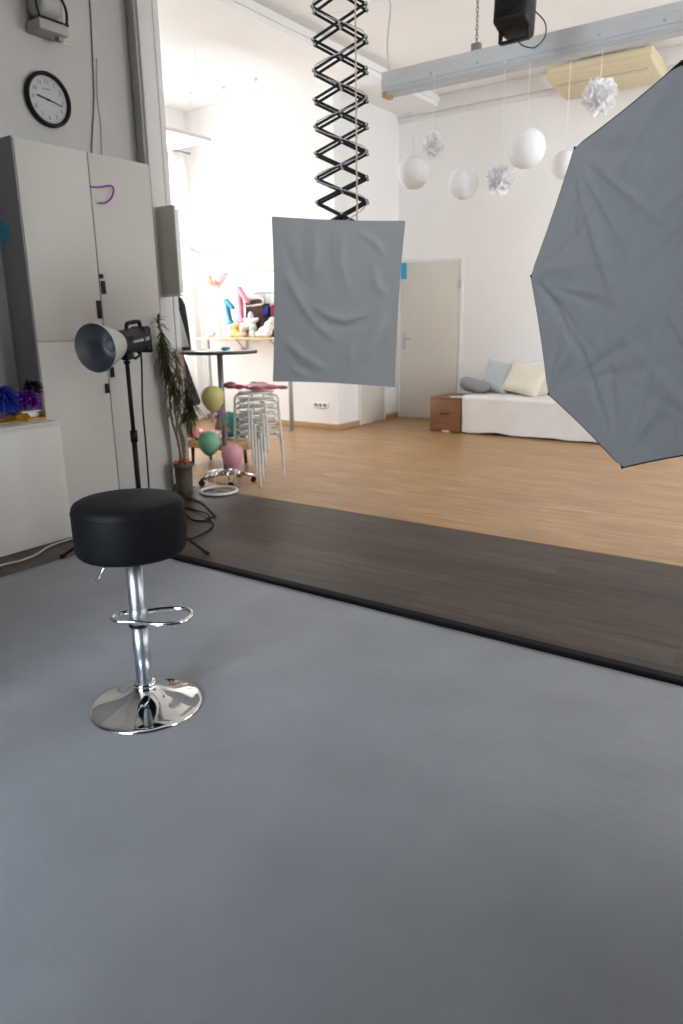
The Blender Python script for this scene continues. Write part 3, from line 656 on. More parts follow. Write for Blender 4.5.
garment('shirt', [(1.47, 4.42, 4.52), (1.40, 4.38, 4.57), (1.10, 4.385, 4.60), (.87, 4.38, 4.665)], -4.965, .016, 'cloth_navy', 'navy shirt hanging between the peach camisole and the black dress', 'garment', hook=(4.47, 1.672), group='garments on the rail by the pilaster')
garment('jacket', [(1.60, 4.42, 4.60), (1.56, 4.38, 4.69), (1.50, 4.37, 4.725), (1.30, 4.37, 4.75), (1.12, 4.37, 4.76), (1.08, 4.37, 4.75)], -5.012, .022, 'cloth_black', 'short black jacket hanging above the long patterned dress', 'garment', hook=(4.48, 1.672), group='garments on the rail by the pilaster')
garment('dress', [(1.45, 4.42, 4.54), (1.38, 4.40, 4.58), (1.1, 4.38, 4.70), (.85, 4.37, 4.79), (.62, 4.36, 4.88), (.595, 4.37, 4.86)], -5.065, .026, 'cloth_pat', 'long black patterned dress hanging behind the potted plant', 'garment', hook=(4.48, 1.672), group='garments on the rail by the pilaster')
garment('scarf', [(1.635, 4.60, 4.68), (1.60, 4.60, 4.75), (1.53, 4.62, 4.765), (1.50, 4.64, 4.76)], -5.115, .014, 'cloth_blue', 'royal blue scarf peeking out over the black jacket by the window', 'garment', group='garments on the rail by the pilaster')

# ------------------------------------------------------------------ bar table with three balloons
TX, TY = -4.37, 4.46
t = thing('bar_table', 'tall round bar table with chrome column and castor star base', 'table', (TX, TY, 0), R(20))
b = B(); b.lathe([(.0, 1.098), (.30, 1.098), (.312, 1.101), (.312, 1.117), (.308, 1.121), (.0, 1.121)], 64, cap0=False, cap1=False); b.build('tabletop', 'table_top', t)
b = B(); b.lathe([(.309, 1.094), (.316, 1.097), (.316, 1.117), (.309, 1.1195)], 64, cap0=False, cap1=False); b.build('rim', 'table_edge', t)
b = B(); b.cyl((0, 0, .075), (0, 0, 1.09), .025, seg=24); b.cyl((0, 0, 1.085), (0, 0, 1.097), .09, seg=24); b.build('column', 'brushed', t)
b = B(); b.cyl((0, 0, .06), (0, 0, .115), .04, .034, seg=24); b.build('hub', 'chrome', t)
for k in range(5):
    a = R(72 * k + 14); d = Vector((math.cos(a), math.sin(a), 0)); s_ = Vector((-d.y, d.x, 0))
    b = B(); b.tube([d * .03 + Vector((0, 0, .088)), d * .12 + Vector((0, 0, .078)), d * .24 + Vector((0, 0, .054))], [.026, .022, .014], 10, flat=.6); g = b.build('base_arm', 'chrome', t)
    b = B(); c = d * .235 + Vector((0, 0, .022))
    for s2 in (-1, 1): b.cyl(c + s_ * (s2 * .005), c + s_ * (s2 * .02), .022, seg=16)
    b.cyl(c, c + Vector((0, 0, .03)), .007, seg=8); b.build('castor', 'black', g)
b = B(); b.sphere((0, 0, 0), (.035, .028, .016), 14, 8); b.sphere((.03, .01, .003), (.02, .018, .012), 12, 8); tag(b.build('small_toy', 'foil_blue', loc=(TX + .1, TY - .04, 1.136)), 'small pale blue toy lying on the bar table top', 'toy')
b = B(); b.sphere((0, 0, 0), (.04, .025, .014), 14, 8); b.sphere((-.035, .01, .004), (.02, .02, .014), 12, 8); tag(b.build('small_toy', 'plush_pink', loc=(TX + .20, TY + .10, 1.135)), 'small pink toy at the rim of the bar table top', 'toy')

RX, RY = -4.155, 4.143
t = thing('balloon_stand', 'white hoop balloon holder lying on the dark floor below the table', 'balloon stand', (RX, RY, 0))
b = B(); b.tube([(.148 * math.cos(2 * PI * k / 48), .148 * math.sin(2 * PI * k / 48), .012) for k in range(48)], .012, 10, closed=True); b.build('hoop', 'ring', t)
b = B()
ax = Vector((.817, .577, 0))
bal = [(.0, -.02, .757, 'b_yellow', 'yellow balloon, highest of the three on the hoop stand'), (-.065, .055, .393, 'b_green', 'mint green balloon, left of the pink one on the hoop stand'), (.125, .02, .290, 'b_pink', 'pink balloon, lowest of the three on the hoop stand')]
for u, v, z, m_, lb in bal:
    q = ax * u; ring = (q + Vector((-.577, .817, 0)) * v); dirn = ring.normalized() if ring.length > .01 else ax; foot = dirn * .148
    b.tube(spline([(foot.x, foot.y, .013), (foot.x * .9 + ring.x * .1, foot.y * .9 + ring.y * .1, .1), (ring.x, ring.y, z - .114)], 6), .0014, 6)
b.build('stick', 'clear', t)
for u, v, z, m_, lb in bal:
    ring = ax * u + Vector((-.577, .817, 0)) * v
    tb = thing('balloon', lb, 'balloon', (RX + ring.x, RY + ring.y, z), group='balloons on the hoop stand')
    b = B(); prof = [(.008, -.106), (.018, -.100), (.042, -.084), (.068, -.054), (.086, -.018), (.0925, .014), (.089, .046), (.075, .076), (.052, .094), (.024, .104), (.0008, .106)]
    b.lathe(prof, 40, cap1=False); b.build('balloon_skin', m_, tb, [('sub', 1)])
    b = B(); b.lathe([(.012, -.116), (.013, -.112), (.006, -.108), (.006, -.10)], 16); b.build('knot', m_, tb)

# ------------------------------------------------------------------ stacked stools
KX, KY = -4.117, 4.608
def make_stool():
    t = thing('stacking_stool', 'x', 'stool', (0, 0, 0), group='stacked tube-legged stools')
    b = B(); b.lathe([(.0, .428), (.14, .428), (.150, .431), (.152, .436), (.148, .442), (.0, .444)], 40, cap0=False, cap1=False); b.build('seat', 'white_metal', t)
    b = B(); b.tube([(.168 * math.cos(2 * PI * k / 40), .168 * math.sin(2 * PI * k / 40), .405) for k in range(40)], .006, 8, closed=True); b.build('seat_ring', 'white_metal', t)
    for k in range(4):
        a = R(90 * k); c, s_ = math.cos(a), math.sin(a)
        pts = [(r * c, r * s_, z) for r, z in ((.10, .417), (.145, .417), (.172, .410), (.189, .392), (.195, .362), (.20, .25), (.213, .012))]
        b = B(); b.tube(spline(pts, 4), .009, 10); b.sphere((.2135 * c, .2135 * s_, .010), (.010, .010, .010), 10, 6); b.build('leg', 'white_metal', t)
    return t
proto = make_stool(); a0 = -48.2
for i in range(7):
    o = proto if i == 0 else copy_tree(proto)
    o.location = (KX, KY, .0565 * i); o.rotation_euler = (0, 0, R(a0 + (1, 8, -6, 15, -13, 22, -20)[i]))
    o['label'] = ['pale tube-legged stool standing on the floor, bottom of the stack', 'pale tube-legged stool second from the bottom of the stack', 'pale tube-legged stool third from the bottom of the stack', 'pale tube-legged stool in the middle of the stack of seven', 'pale tube-legged stool third from the top of the stack', 'pale tube-legged stool second from the top of the stack', 'pale tube-legged stool on top of the stack, under the pink balloon'][i]
b = B()
for c, r_ in (((-.20, -.10, .045), (.06, .05, .032)), ((-.14, -.06, .03), (.06, .03, .022)), ((0, 0, .03), (.13, .08, .028)), ((.10, .05, .03), (.10, .06, .024)), ((.19, .11, .026), (.07, .03, .018)), ((-.02, .10, .035), (.07, .05, .03)), ((.05, -.06, .028), (.08, .04, .022)), ((-.075, .06, .04), (.05, .04, .03))):
    b.sphere(c, r_, 16, 10)
tag(b.build('foil_balloon', 'foil_pink', mods=[('remesh', .008), ('smooth', 3)], loc=(KX, KY, .7875)), 'deflated dusty pink foil balloon draped over the stacked stools', 'balloon')

# ------------------------------------------------------------------ bench with cushions
t = thing('bench', 'low honey-coloured wooden bench behind the green balloon', 'bench', (-5.02, 5.03, 0), R(3))
b = B(); b.box((0, .02, .205), (.72, .36, .075), .008); b.build('seat', 'bench_wood', t)
for x in (-.24, .22):
    for y in (-.11, .15): b = B(); b.cyl((x, y, 0), (x * .97, y * .97, .17), .014, .019, seg=12); b.build('leg', 'bench_leg', t)
def cushion(name, loc, w, h, th, rot, m, label, cat='cushion', group=None):
    b = B(); n = 24
    for sg in (1, -1):
        b.grid(lambda u, v: ((u - .5) * w * (1 - .10 * (1 - (2 * v - 1) ** 2) * abs(2 * u - 1) ** 3 * 1.), (v - .5) * h * (1 - .10 * (1 - (2 * u - 1) ** 2) * abs(2 * v - 1) ** 3), sg * th * (max(0, 1 - (2 * u - 1) ** 4) * max(0, 1 - (2 * v - 1) ** 4)) ** .55 + .004 * noise.noise((u * 5, v * 5, w * 9))), n, n)
    bmesh.ops.remove_doubles(b.bm, verts=b.bm.verts[:], dist=.0008)
    o = b.build(name, m); o.matrix_world = Matrix.Translation(loc) @ rot.to_4x4(); return tag(o, label, cat, group)
def up_rot(yaw, tilt, roll=0):  # cushion stands upright facing yaw, leaning back by tilt, rolled in its plane
    return Matrix.Rotation(yaw, 3, 'Z') @ Matrix.Rotation(PI / 2 - tilt, 3, 'X') @ Matrix.Rotation(roll, 3, 'Z')
cushion('seat_cushion', (-5.12, 5.02, .285), .46, .30, .04, Matrix.Rotation(R(3), 3, 'Z'), 'pink_floral', 'pink and white floral seat cushion lying on the low bench')
cushion('scatter_cushion', (-4.86, 5.14, .38), .26, .27, .045, up_rot(R(10), R(20)), 'teal_floral', 'teal cushion with yellow pattern propped on the low bench')
cushion('scatter_cushion', (-5.03, 5.15, .395), .24, .22, .045, up_rot(R(-8), R(20)), 'brown_floral', 'dark olive and pink patterned cushion beside the teal one')
b = B(); rnd = random.Random(3)
for i in range(9): b.sphere((rnd.uniform(-.05, .05), rnd.uniform(-.03, .03), rnd.uniform(-.03, .05)), rnd.uniform(.018, .034), 10, 6)
tag(b.build('tulle_bow', 'lilac', loc=(-5.16, 5.18, .49)), 'lilac tulle bow above the patterned cushions on the bench', 'bow')

# ------------------------------------------------------------------ counter along the alcove wall
t = thing('counter', 'pine wall counter on grey steel posts crowded with soft toys', 'counter', (0, 0, 0))
b = B(); b.box((-6.49, 7.27, 1.138), (1.84, .37, .022), .003); b.build('worktop', 'counter', t)
for x in (-7.165, -5.768): b = B(); b.cyl((x, 7.105, 0), (x, 7.105, 1.128), .027, seg=20); b.cyl((x, 7.105, 0), (x, 7.105, .012), .04, seg=20); b.build('post', 'steel', t)
for x in (-6.78, -6.2): b = B(); b.box((x, 7.445, 1.03), (.025, .01, .19)); b.box((x, 7.34, 1.120), (.025, .22, .01)); b.tube([(x, 7.445, .95), (x, 7.25, 1.118)], .008, 8); b.build('bracket', 'steel', t)
t = thing('pinboard', 'large white board in a thin pine frame above the counter', 'board', (0, 0, 0))
b = B(); b.box((-6.42, 7.449, 1.56), (1.62, .014, .80)); b.build('panel', 'board', t)
b = B(); b.box((-6.42, 7.444, 1.972), (1.66, .026, .024), .003); b.box((-7.24, 7.444, 1.56), (.022, .026, .80), .003); b.box((-5.60, 7.444, 1.56), (.022, .026, .80), .003); b.build('frame', 'pine', t)
t = thing('garment_rail', 'slim grey garment rail across the white pine-framed board', 'clothes rail', (0, 0, 0))
b = B(); b.cyl((-6.56, 7.37, 1.70), (-5.75, 7.37, 1.70), .009, seg=10); b.build('bar', 'steel', t)
for x in (-6.35, -5.8): b = B(); b.cyl((x, 7.37, 1.70), (x, 7.442, 1.70), .006, seg=8); b.build('bracket', 'steel', t)
G2 = 'garments in front of the white board'
garment('knit_blouse', [(1.64, -6.64, -6.42), (1.58, -6.69, -6.37), (1.38, -6.70, -6.36), (1.17, -6.72, -6.35)], 7.36, .03, 'cloth_plum', 'plum black top on a broad white hanger over the counter', 'garment', axis='y', group=G2, hook=(-6.53, 1.71))
b = B(); b.tube([(-6.70, 7.325, 1.54), (-6.53, 7.325, 1.548), (-6.37, 7.325, 1.56)], .012, 8); b.tube(spline([(-6.37, 7.325, 1.56), (-6.345, 7.325, 1.60), (-6.40, 7.325, 1.635), (-6.53, 7.325, 1.628), (-6.66, 7.325, 1.60), (-6.70, 7.325, 1.54)], 4), .010, 8); b.tube([(-6.53, 7.325, 1.625), (-6.53, 7.35, 1.70)], .004, 6); tag(b.build('coat_hanger', 'hanger'), 'broad white coat hanger on the rail before the white board', 'hanger')
garment('dark_cardigan', [(1.57, -6.38, -6.28), (1.50, -6.39, -6.26), (1.17, -6.40, -6.25)], 7.375, .022, 'cloth_black', 'black cardigan between the plum top and the crimson sleeve', 'garment', axis='y', group=G2, hook=(-6.33, 1.71))
garment('blue_vest', [(1.53, -6.33, -6.29), (1.49, -6.35, -6.28), (1.42, -6.37, -6.31)], 7.335, .015, 'cloth_blue', 'bright royal blue cloth tucked before the black cardigan', 'garment', axis='y', group=G2)
garment('crimson_blouse', [(1.55, -6.26, -6.20), (1.42, -6.25, -6.17), (1.28, -6.23, -6.14), (1.17, -6.24, -6.15)], 7.36, .018, 'cloth_red', 'crimson top hanging beside the black cardigan', 'garment', axis='y', group=G2, hook=(-6.22, 1.71))
garment('sage_coat', [(1.62, -6.22, -6.08), (1.55, -6.20, -5.98), (1.16, -6.12, -5.96)], 7.39, .022, 'cloth_sage', 'pale sage coat at the end of the rail near the softbox', 'garment', axis='y', group=G2, hook=(-6.12, 1.71))

def digit(loc, h, m, label, lean):
    w = h * .35; s_ = h * .145   # numeral one, mirrored: flag to the right
    poly = [(-s_ / 2, h), (s_ * .45, h), (w * .95, h * .62), (w * 1.0, h * .50), (w * .72, h * .52), (s_ * .55, h * .72), (s_ * .5, h * .13), (s_ * .95, h * .10), (s_ * .95, 0), (-s_ * 1.3, 0), (-s_ * 1.3, h * .11), (-s_ * .5, h * .14)]
    b = B(); b.prism(poly, -.034, .034, frame((1, 0, 0), (0, 0, 1), (0, -1, 0), (0, 0, 0)), True)
    o = b.build('number_balloon', m, mods=[('bevel', .022, 4)], loc=loc); o.rotation_euler = (0, R(lean), 0); return tag(o, label, 'balloon', 'foil number balloons on the counter')
digit((-6.84, 7.22, 1.32), .33, 'foil_blue', 'turquoise foil balloon shaped like a number one on the counter', -12)
digit((-6.665, 7.24, 1.335), .455, 'foil_rose', 'rose pink foil number one balloon standing before the dark top', -3)
def lumps(name, loc, parts, m, label, cat='soft toy', vox=.009, group='soft toys on the counter'):
    b = B()
    for c, r_ in parts: b.sphere(c, r_, 14, 9)
    return tag(b.build(name, m, mods=[('remesh', vox), ('smooth', 2)], loc=loc), label, cat, group)
TZ = 1.149
lumps('soft_toy', (-6.72, 7.20, TZ), [((0, 0, .05), (.065, .055, .06)), ((.0, -.01, .13), .05), ((-.045, 0, .17), .02), ((.045, 0, .17), .02), ((-.06, -.03, .03), .03), ((.06, -.03, .03), .03)], 'plush_yellow', 'yellow soft toy below the rose foil number')
lumps('soft_toy', (-6.83, 7.23, TZ), [((0, 0, .05), (.06, .05, .055)), ((-.02, 0, .11), .045), ((.05, -.02, .03), .035)], 'plush_cream', 'cream soft toy below the turquoise foil number')
lumps('soft_toy', (-6.57, 7.16, TZ), [((0, 0, .04), (.07, .05, .045)), ((.02, -.01, .10), .042), ((-.06, -.02, .03), .03)], 'plush_beige', 'beige soft toy lying under the white plush star')
lumps('soft_toy', (-6.41, 7.17, TZ), [((0, 0, .05), (.055, .05, .055)), ((0, -.01, .12), .045), ((.035, 0, .16), .016), ((-.035, 0, .16), .016)], 'plush_mint', 'pale mint soft toy between the star and the white bear')
lumps('soft_toy', (-6.22, 7.19, TZ), [((0, 0, .07), (.11, .07, .07)), ((.07, 0, .14), (.07, .06, .07)), ((.12, .0, .2), .05), ((-.1, -.02, .04), .04)], 'plush_white', 'big white soft toy next to the grey softbox edge')
lumps('soft_toy', (-7.23, 7.22, TZ), [((0, 0, .035), (.05, .04, .035)), ((.06, 0, .05), (.04, .035, .045)), ((.02, 0, .075), .035)], 'plush_pink', 'pale pink soft toy alone at the window end of the counter')
def puff_star(loc, r, th, m, label):
    b = B(); n = 80
    rad = lambda a: r * (.66 + .34 * math.cos(5 * (a - PI / 2)) * (1 if math.cos(5 * (a - PI / 2)) > 0 else .62))
    for sg in (1, -1): b.grid(lambda u, v: (rad(2 * PI * u) * v * math.cos(2 * PI * u), sg * th * math.sqrt(max(0, 1 - v ** 2.2)), rad(2 * PI * u) * v * math.sin(2 * PI * u)), n, 14, True)
    bmesh.ops.remove_doubles(b.bm, verts=b.bm.verts[:], dist=.0006); o = b.build('plush_star', m, loc=loc)
    b = B()
    for s_ in (-1, 1): b.sphere((s_ * r * .18, -th * .93, r * .08), r * .07, 10, 6)
    b.build('eye', 'clock_ink', o); return tag(o, label, 'soft toy', 'soft toys on the counter')
puff_star((-6.50, 7.24, 1.34), .135, .05, 'plush_white', 'white plush star with dark eyes in front of the plum top')
b = B(); rnd = random.Random(8)
for i in range(16): b.sphere((rnd.uniform(-.09, .0), rnd.uniform(-.03, .02), rnd.uniform(-.06, .04)), rnd.uniform(.02, .045), 10, 6)
o = b.build('tulle_bow', 'tulle_peach', loc=(-7.22, 7.38, 1.90))
b = B()
for i in range(14): b.sphere((rnd.uniform(.0, .12), rnd.uniform(-.04, .02), rnd.uniform(-.02, .07)), rnd.uniform(.02, .04), 10, 6)
b.build('white_tulle', 'tulle_white', o); tag(o, 'coral and white tulle bow on the corner of the pine frame', 'bow')

# socket, wall details
t = thing('wall_socket', 'triple white wall socket low on the corner wall', 'socket', (-5.567, 7.453, .30))
b = B(); b.box((0, 0, 0), (.235, .012, .082), .004); b.build('cover_plate', 'socket', t)
for k in (-1, 0, 1): b = B(); b.lathe([(.028, -.002), (.028, .003), (.022, .004), (.020, -.006 + .007)], 24, frame((1, 0, 0), (0, 0, 1), (0, -1, 0), (k * .0715, -.005, 0))); b.cyl((k * .0715 - .009, -.010, 0), (k * .0715 - .009, -.0085, 0), .003, seg=8); b.cyl((k * .0715 + .009, -.010, 0), (k * .0715 + .009, -.0085, 0), .003, seg=8); b.build('socket_insert', 'socket', t)

# ------------------------------------------------------------------ alcove window curtain, rod, LED panel
t = thing('curtain_rod', 'thin white curtain rod above the bright alcove window', 'curtain rod', (0, 0, 0))
b = B(); b.cyl((-7.60, 4.5, 3.50), (-7.60, 7.42, 3.50), .012, seg=12); b.build('rod', 'shade_and_rod_grey', t)
b = B()
for y in (4.6, 5.9, 7.3): b.cyl((-7.60, y, 3.50), (-7.70, y, 3.50), .008, seg=8)
b.build('bracket', 'shade_and_rod_grey', t)
b = B(); b.grid(lambda u, v: (-7.60 + .035 * math.sin(u * 95) * (.6 + .4 * v), 4.5 + u * 2.9, 3.49 - v * 3.44), 220, 8); tag(b.build('curtain', 'curtain'), 'sheer white floor-length curtain over the bright alcove window', 'curtain')
t = thing('ceiling_lamp', 'white rectangular panel lamp hanging on wires in the alcove', 'lamp', (-6.45, 5.72, 3.17))
b = B(); b.box((0, 0, .02), (1.2, .62, .035), .004); b.build('housing', 'trim', t)
b = B(); b.box((0, 0, .0), (1.16, .58, .008)); b.build('diffuser', 'led', t)
b = B()
for x, y in ((-.5, -.25), (.5, -.25), (-.5, .25), (.5, .25)): b.cyl((x, y, .035), (x, y, CZ - 3.17), .0022, seg=6)
b.build('wire', 'string', t)
for i, (x, y, z0, lb) in enumerate(((-7.0, 6.9, 2.0, 'thin white string hanging from the alcove ceiling nearest the window'), (-6.55, 7.0, 2.05, 'thin white string hanging from the alcove ceiling above the pine frame'), (-6.05, 7.0, 2.1, 'thin white string hanging from the alcove ceiling nearest the softbox'))):
    t = thing('hanging_string', lb, 'string', (x, y, 0), group='strings in the alcove')
    b = B(); b.cyl((0, 0, z0), (0, 0, 3.99), .002, seg=6); b.build('string', 'string', t); b = B(); b.cyl((0, 0, 3.985), (0, 0, CZ), .02, seg=12); b.sphere((0, 0, z0), .012, 8, 6); b.build('hook', 'trim', t)
cable('hanging_cable', [(-7.5, 6.9, 2.9), (-7.45, 6.95, 2.55), (-7.3, 7.0, 2.3), (-7.05, 7.05, 2.18), (-6.85, 7.05, 2.19)], .008, 'shade_and_rod_grey', 'thin cord sagging from the window curtain toward the alcove wall', 'cord')

# ------------------------------------------------------------------ truss, chain, speaker
YT = 6.0
t = thing('ceiling_rail', 'light grey metal beam hanging on chains below the ceiling', 'rail', (0, 0, 0))
prof = [(0, 3.235), (.012, 3.235), (.012, 3.36), (.05, 3.37), (.05, 3.425), (0, 3.425), (0, 3.37), (-.006, 3.365), (-.006, 3.30), (0, 3.295)]
b = B(); b.prism([(YT + y, z) for y, z in prof], -3.74, 2.58, frame((0, 1, 0), (0, 0, 1), (1, 0, 0), (0, 0, 0))); b.build('profile', 'truss', t)
b = B(); b.prism([(YT - .03, 3.238), (YT - .03, 3.262), (YT, 3.275), (YT + .10, 3.275), (YT + .10, 3.238)], -3.70, 2.58, frame((0, 1, 0), (0, 0, 1), (1, 0, 0), (0, 0, 0))); b.build('lower_lip', 'truss_dark', t)
b = B(); b.box((-3.69, YT + .02, 3.24), (.05, .11, .05), .004); b.build('end_block', 'gold', t)
b = B()
for x, z in ((-3.25, 3.33), (-2.83, 3.40), (-2.83, 3.33), (-2.35, 3.33), (-1.87, 3.33), (-1.42, 3.33)): b.sphere((x, YT - .012, z), .011, 10, 6)
b.build('bolt', 'truss_dark', t)
b = B(); b.box((-2.86, YT + .03, 3.45), (.075, .05, .06), .004); b.build('chain_block', 'chain', t)
def chain(x, y, z0, z1):
    b = B(); n = int((z1 - z0) / .032)
    for k in range(n):
        c = Vector((x, y, z0 + .032 * (k + .5))); dx = Vector((1, 0, 0)) if k % 2 else Vector((0, 1, 0))
        b.tube([c + dx * (.010 * math.cos(a)) + Vector((0, 0, .021 * math.sin(a))) for a in [2 * PI * j / 10 for j in range(10)]], .0035, 6, closed=True)
    return b
chain(-2.86, YT + .03, 3.48, CZ).build('chain', 'chain', t); chain(1.0, YT + .03, 3.425, CZ).build('chain', 'chain', t)
b = B(); b.tube(spline([(-3.68, YT + .03, 3.42), (-3.70, YT + .03, 3.65), (-3.68, YT + .05, 3.92), (-3.71, YT + .05, CZ - .01)], 6), .006, 8); b.build('hanging_wire', 'truss_dark', t)
cable('ceiling_cable', [(-3.71, YT + .05, CZ - .012), (-3.95, YT + .0, CZ - .05), (-4.25, YT - .1, CZ - .07), (-4.55, YT - .2, CZ - .02)], .005, 'string', 'white cord slung along the ceiling beside the scissor arm', 'cord')

SPK = Vector((-2.06, 4.89, 3.095))
t = thing('stage_speaker', 'black box loudspeaker hanging from the ceiling before the grey beam', 'speaker', SPK)
b = B()
b.m = Matrix.Rotation(R(-6), 4, 'X')
def ring_(x0, x1, z0, z1, y): return [(x0, y, z0), (x1, y, z0), (x1, y, z1), (x0, y, z1)]
prof = [(-.105, .105, .03, .40, -.11), (-.11, .11, .02, .405, -.09), (-.11, .11, .0, .41, .0), (-.085, .085, -.012, .40, .11), (-.075, .075, -.01, .39, .13)]
rings = [[b._v(p) for p in ring_(*q)] for q in prof]
for A, C in zip(rings, rings[1:]):
    for k in range(4): b._f([A[k], A[(k + 1) % 4], C[(k + 1) % 4], C[k]])
b._f(rings[0][::-1]); b._f(rings[-1]); b.build('cabinet', 'charcoal', t, [('bevel', .02, 3)])
b = B(); b.m = Matrix.Rotation(R(-6), 4, 'X'); b.box((0, -.112, .215), (.17, .008, .33), .004); b.build('grille', 'black', t)
b = B(); b.m = Matrix.Rotation(R(-6), 4, 'X'); b.lathe([(.07, 0), (.072, .006), (.06, .008), (.03, .002), (.0, .004)], 32, frame((1, 0, 0), (0, 0, 1), (0, -1, 0), (0, -.116, .14)), cap0=False, cap1=False); b.lathe([(.032, 0), (.033, .004), (.02, .002), (0, .005)], 24, frame((1, 0, 0), (0, 0, 1), (0, -1, 0), (0, -.116, .31)), cap0=False, cap1=False); b.build('driver', 'black_matte', t)
b = B(); b.box((0, 0, -.055), (.19, .045, .014), .004); b.box((-.093, 0, -.02), (.012, .045, .08), .003); b.box((.093, 0, -.02), (.012, .045, .08), .003); b.build('lower_bracket', 'black', t)
b = B(); b.box((-.122, 0, .44), (.012, .04, .30), .003); b.box((.122, 0, .44), (.012, .04, .30), .003); b.box((0, 0, .588), (.256, .04, .012), .003); b.cyl((0, 0, .59), (0, 0, CZ - SPK.z), .02, seg=16); b.cyl((0, 0, CZ - SPK.z - .02), (0, 0, CZ - SPK.z), .06, seg=20); b.build('yoke', 'black', t)
b = B(); b.cyl((.11, 0, .27), (.16, .01, .27), .03, seg=20); b.build('knob', 'black', t)
b = B(); b.tube(spline([(.09, .10, .12), (.15, .12, .05), (.155, .12, -.03), (.10, .10, -.085), (.04, .06, -.075), (.01, .03, -.05)], 6), .004, 8); b.build('safety_wire', 'rubber', t)

# ------------------------------------------------------------------ air conditioner
t = thing('air_conditioner', 'cream air conditioner mounted at the top of the back wall', 'air conditioner', (0, 0, 0))
ap = [(8.865, 3.875), (8.24, 3.875), (8.205, 3.865), (8.195, 3.83), (8.205, 3.775), (8.24, 3.752), (8.55, 3.715), (8.80, 3.69), (8.865, 3.69)]
b = B(); b.prism(ap, -3.09, -2.04, frame((0, 1, 0), (0, 0, 1), (1, 0, 0), (0, 0, 0)), True); b.build('casing', 'ac', t, [('bevel', .014, 3)])
sl = Matrix.Rotation(R(-6.8), 3, 'X')
b = B(); b.box((-2.60, 8.40, 3.731), (.88, .014, .006), rot=sl); b.build('outlet_slot', 'ac_line', t)
b = B(); b.box((-2.60, 8.36, 3.735), (.88, .06, .006), .002, rot=sl); b.build('louvre', 'ac', t)
b = B(); b.box((-2.565, 8.191, 3.82), (1.0, .008, .05), .003); b.build('front_panel', 'ac', t)
b = B(); b.box((-2.565, 8.56, 3.7105), (.9, .22, .006), .002, rot=sl); b.build('intake_panel', 'ac', t)
b = B(); b.box((-2.13, 8.40, 3.729), (.02, .02, .006), .002, rot=sl); b.build('badge', 'ac_line', t)
for x in (-2.95, -2.18): b = B(); b.cyl((x, 8.5, 3.87), (x, 8.5, CZ), .008, seg=10); b.build('hanger_rod', 'steel', t)

# ------------------------------------------------------------------ lanterns and pompoms
def lantern(x, y, z, r, label, faint=False):
    t = thing('paper_lantern', label, 'lantern', (x, y, z), group='white paper lanterns')
    b = B(); n = 26; prof = []
    for k in range(n * 2 + 1):
        a = -PI / 2 + .12 + (PI - .24) * k / (n * 2); rr = r * (1 - (.018 if k % 2 else 0)); prof.append((rr * math.cos(a), rr * math.sin(a)))
    b.lathe(prof, 48, cap0=False, cap1=False); b.build('paper_shade', 'lantern', t)
    b = B(); b.tube([(r * .125 * math.cos(2 * PI * k / 20), r * .125 * math.sin(2 * PI * k / 20), r * .985) for k in range(20)], .003, 6, closed=True); b.tube([(-r * .12, 0, r * .985), (0, 0, r * 1.02), (r * .12, 0, r * .985)], .002, 6); b.build('wire_ring', 'string', t)
    b = B(); b.cyl((0, 0, r * 1.0), (0, 0, 3.24 - z), .0026, seg=6); b.build('string', 'string', t); return t
lantern(-3.406, 5.99, 2.582, .138, 'white round paper lantern nearest the corner door, on a long string')
lantern(-2.923, 5.99, 2.441, .126, 'white paper lantern hanging lowest, over the pale sofa cushions')
lantern(-2.378, 5.97, 2.638, .150, 'biggest white paper lantern, hanging below the air conditioner')
lantern(-2.33, 6.75, 2.627, .118, 'white paper lantern half hidden behind the big octagonal softbox')
for o in list(COL.objects):
    if o.get('label', '').startswith('white paper lantern half hidden'):
        for ch in o.children:
            if ch.name.startswith('string'):
                me = ch.data; top = max(v.co.z for v in me.vertices)
                for v in me.vertices:
                    if abs(v.co.z - top) < .01: v.co.z = CZ - 2.627
def pompom(x, y, z, r, label, seed):
    t = thing('tissue_pompom', label, 'paper pompom', (x, y, z), group='white tissue pompoms')
    rnd = random.Random(seed); b = B()
    for i in range(150):
        zz = rnd.uniform(-1, 1); a = rnd.uniform(0, 2 * PI); q = math.sqrt(1 - zz * zz); d = Vector((q * math.cos(a), q * math.sin(a), zz))
        s_ = d.cross(Vector((rnd.uniform(-1, 1), rnd.uniform(-1, 1), rnd.uniform(-1, 1)))).normalized(); L = r * rnd.uniform(.75, 1.12); w = r * rnd.uniform(.16, .3); n_ = d.cross(s_); prev = None
        for k in range(4):
            f = (.15, .55, .85, 1.)[k]; ww = w * (.25, .8, 1., .45)[k]; c = d * L * f + n_ * (rnd.uniform(-.06, .06) * r)
            cur = [b._v(c - s_ * ww + n_ * ww * .35), b._v(c), b._v(c + s_ * ww + n_ * ww * .35)]
            if prev: b._f([prev[0], prev[1], cur[1], cur[0]]); b._f([prev[1], prev[2], cur[2], cur[1]])
            prev = cur
    b.sphere((0, 0, 0), r * .68, 16, 10); b.build('tissue_petals', 'tissue', t)
    b = B(); b.cyl((0, 0, r * .4), (0, 0, 3.30 - z), .0024, seg=6); b.build('string', 'string', t)
pompom(-3.215, 5.985, 2.772, .105, 'white tissue pompom hanging just above the lantern near the corner', 1)
pompom(-2.588, 5.985, 2.434, .115, 'ragged cream-white tissue pompom between two paper lanterns', 2)
pompom(-1.835, 5.985, 2.925, .13, 'white tissue pompom hanging in front of the air conditioner', 3)

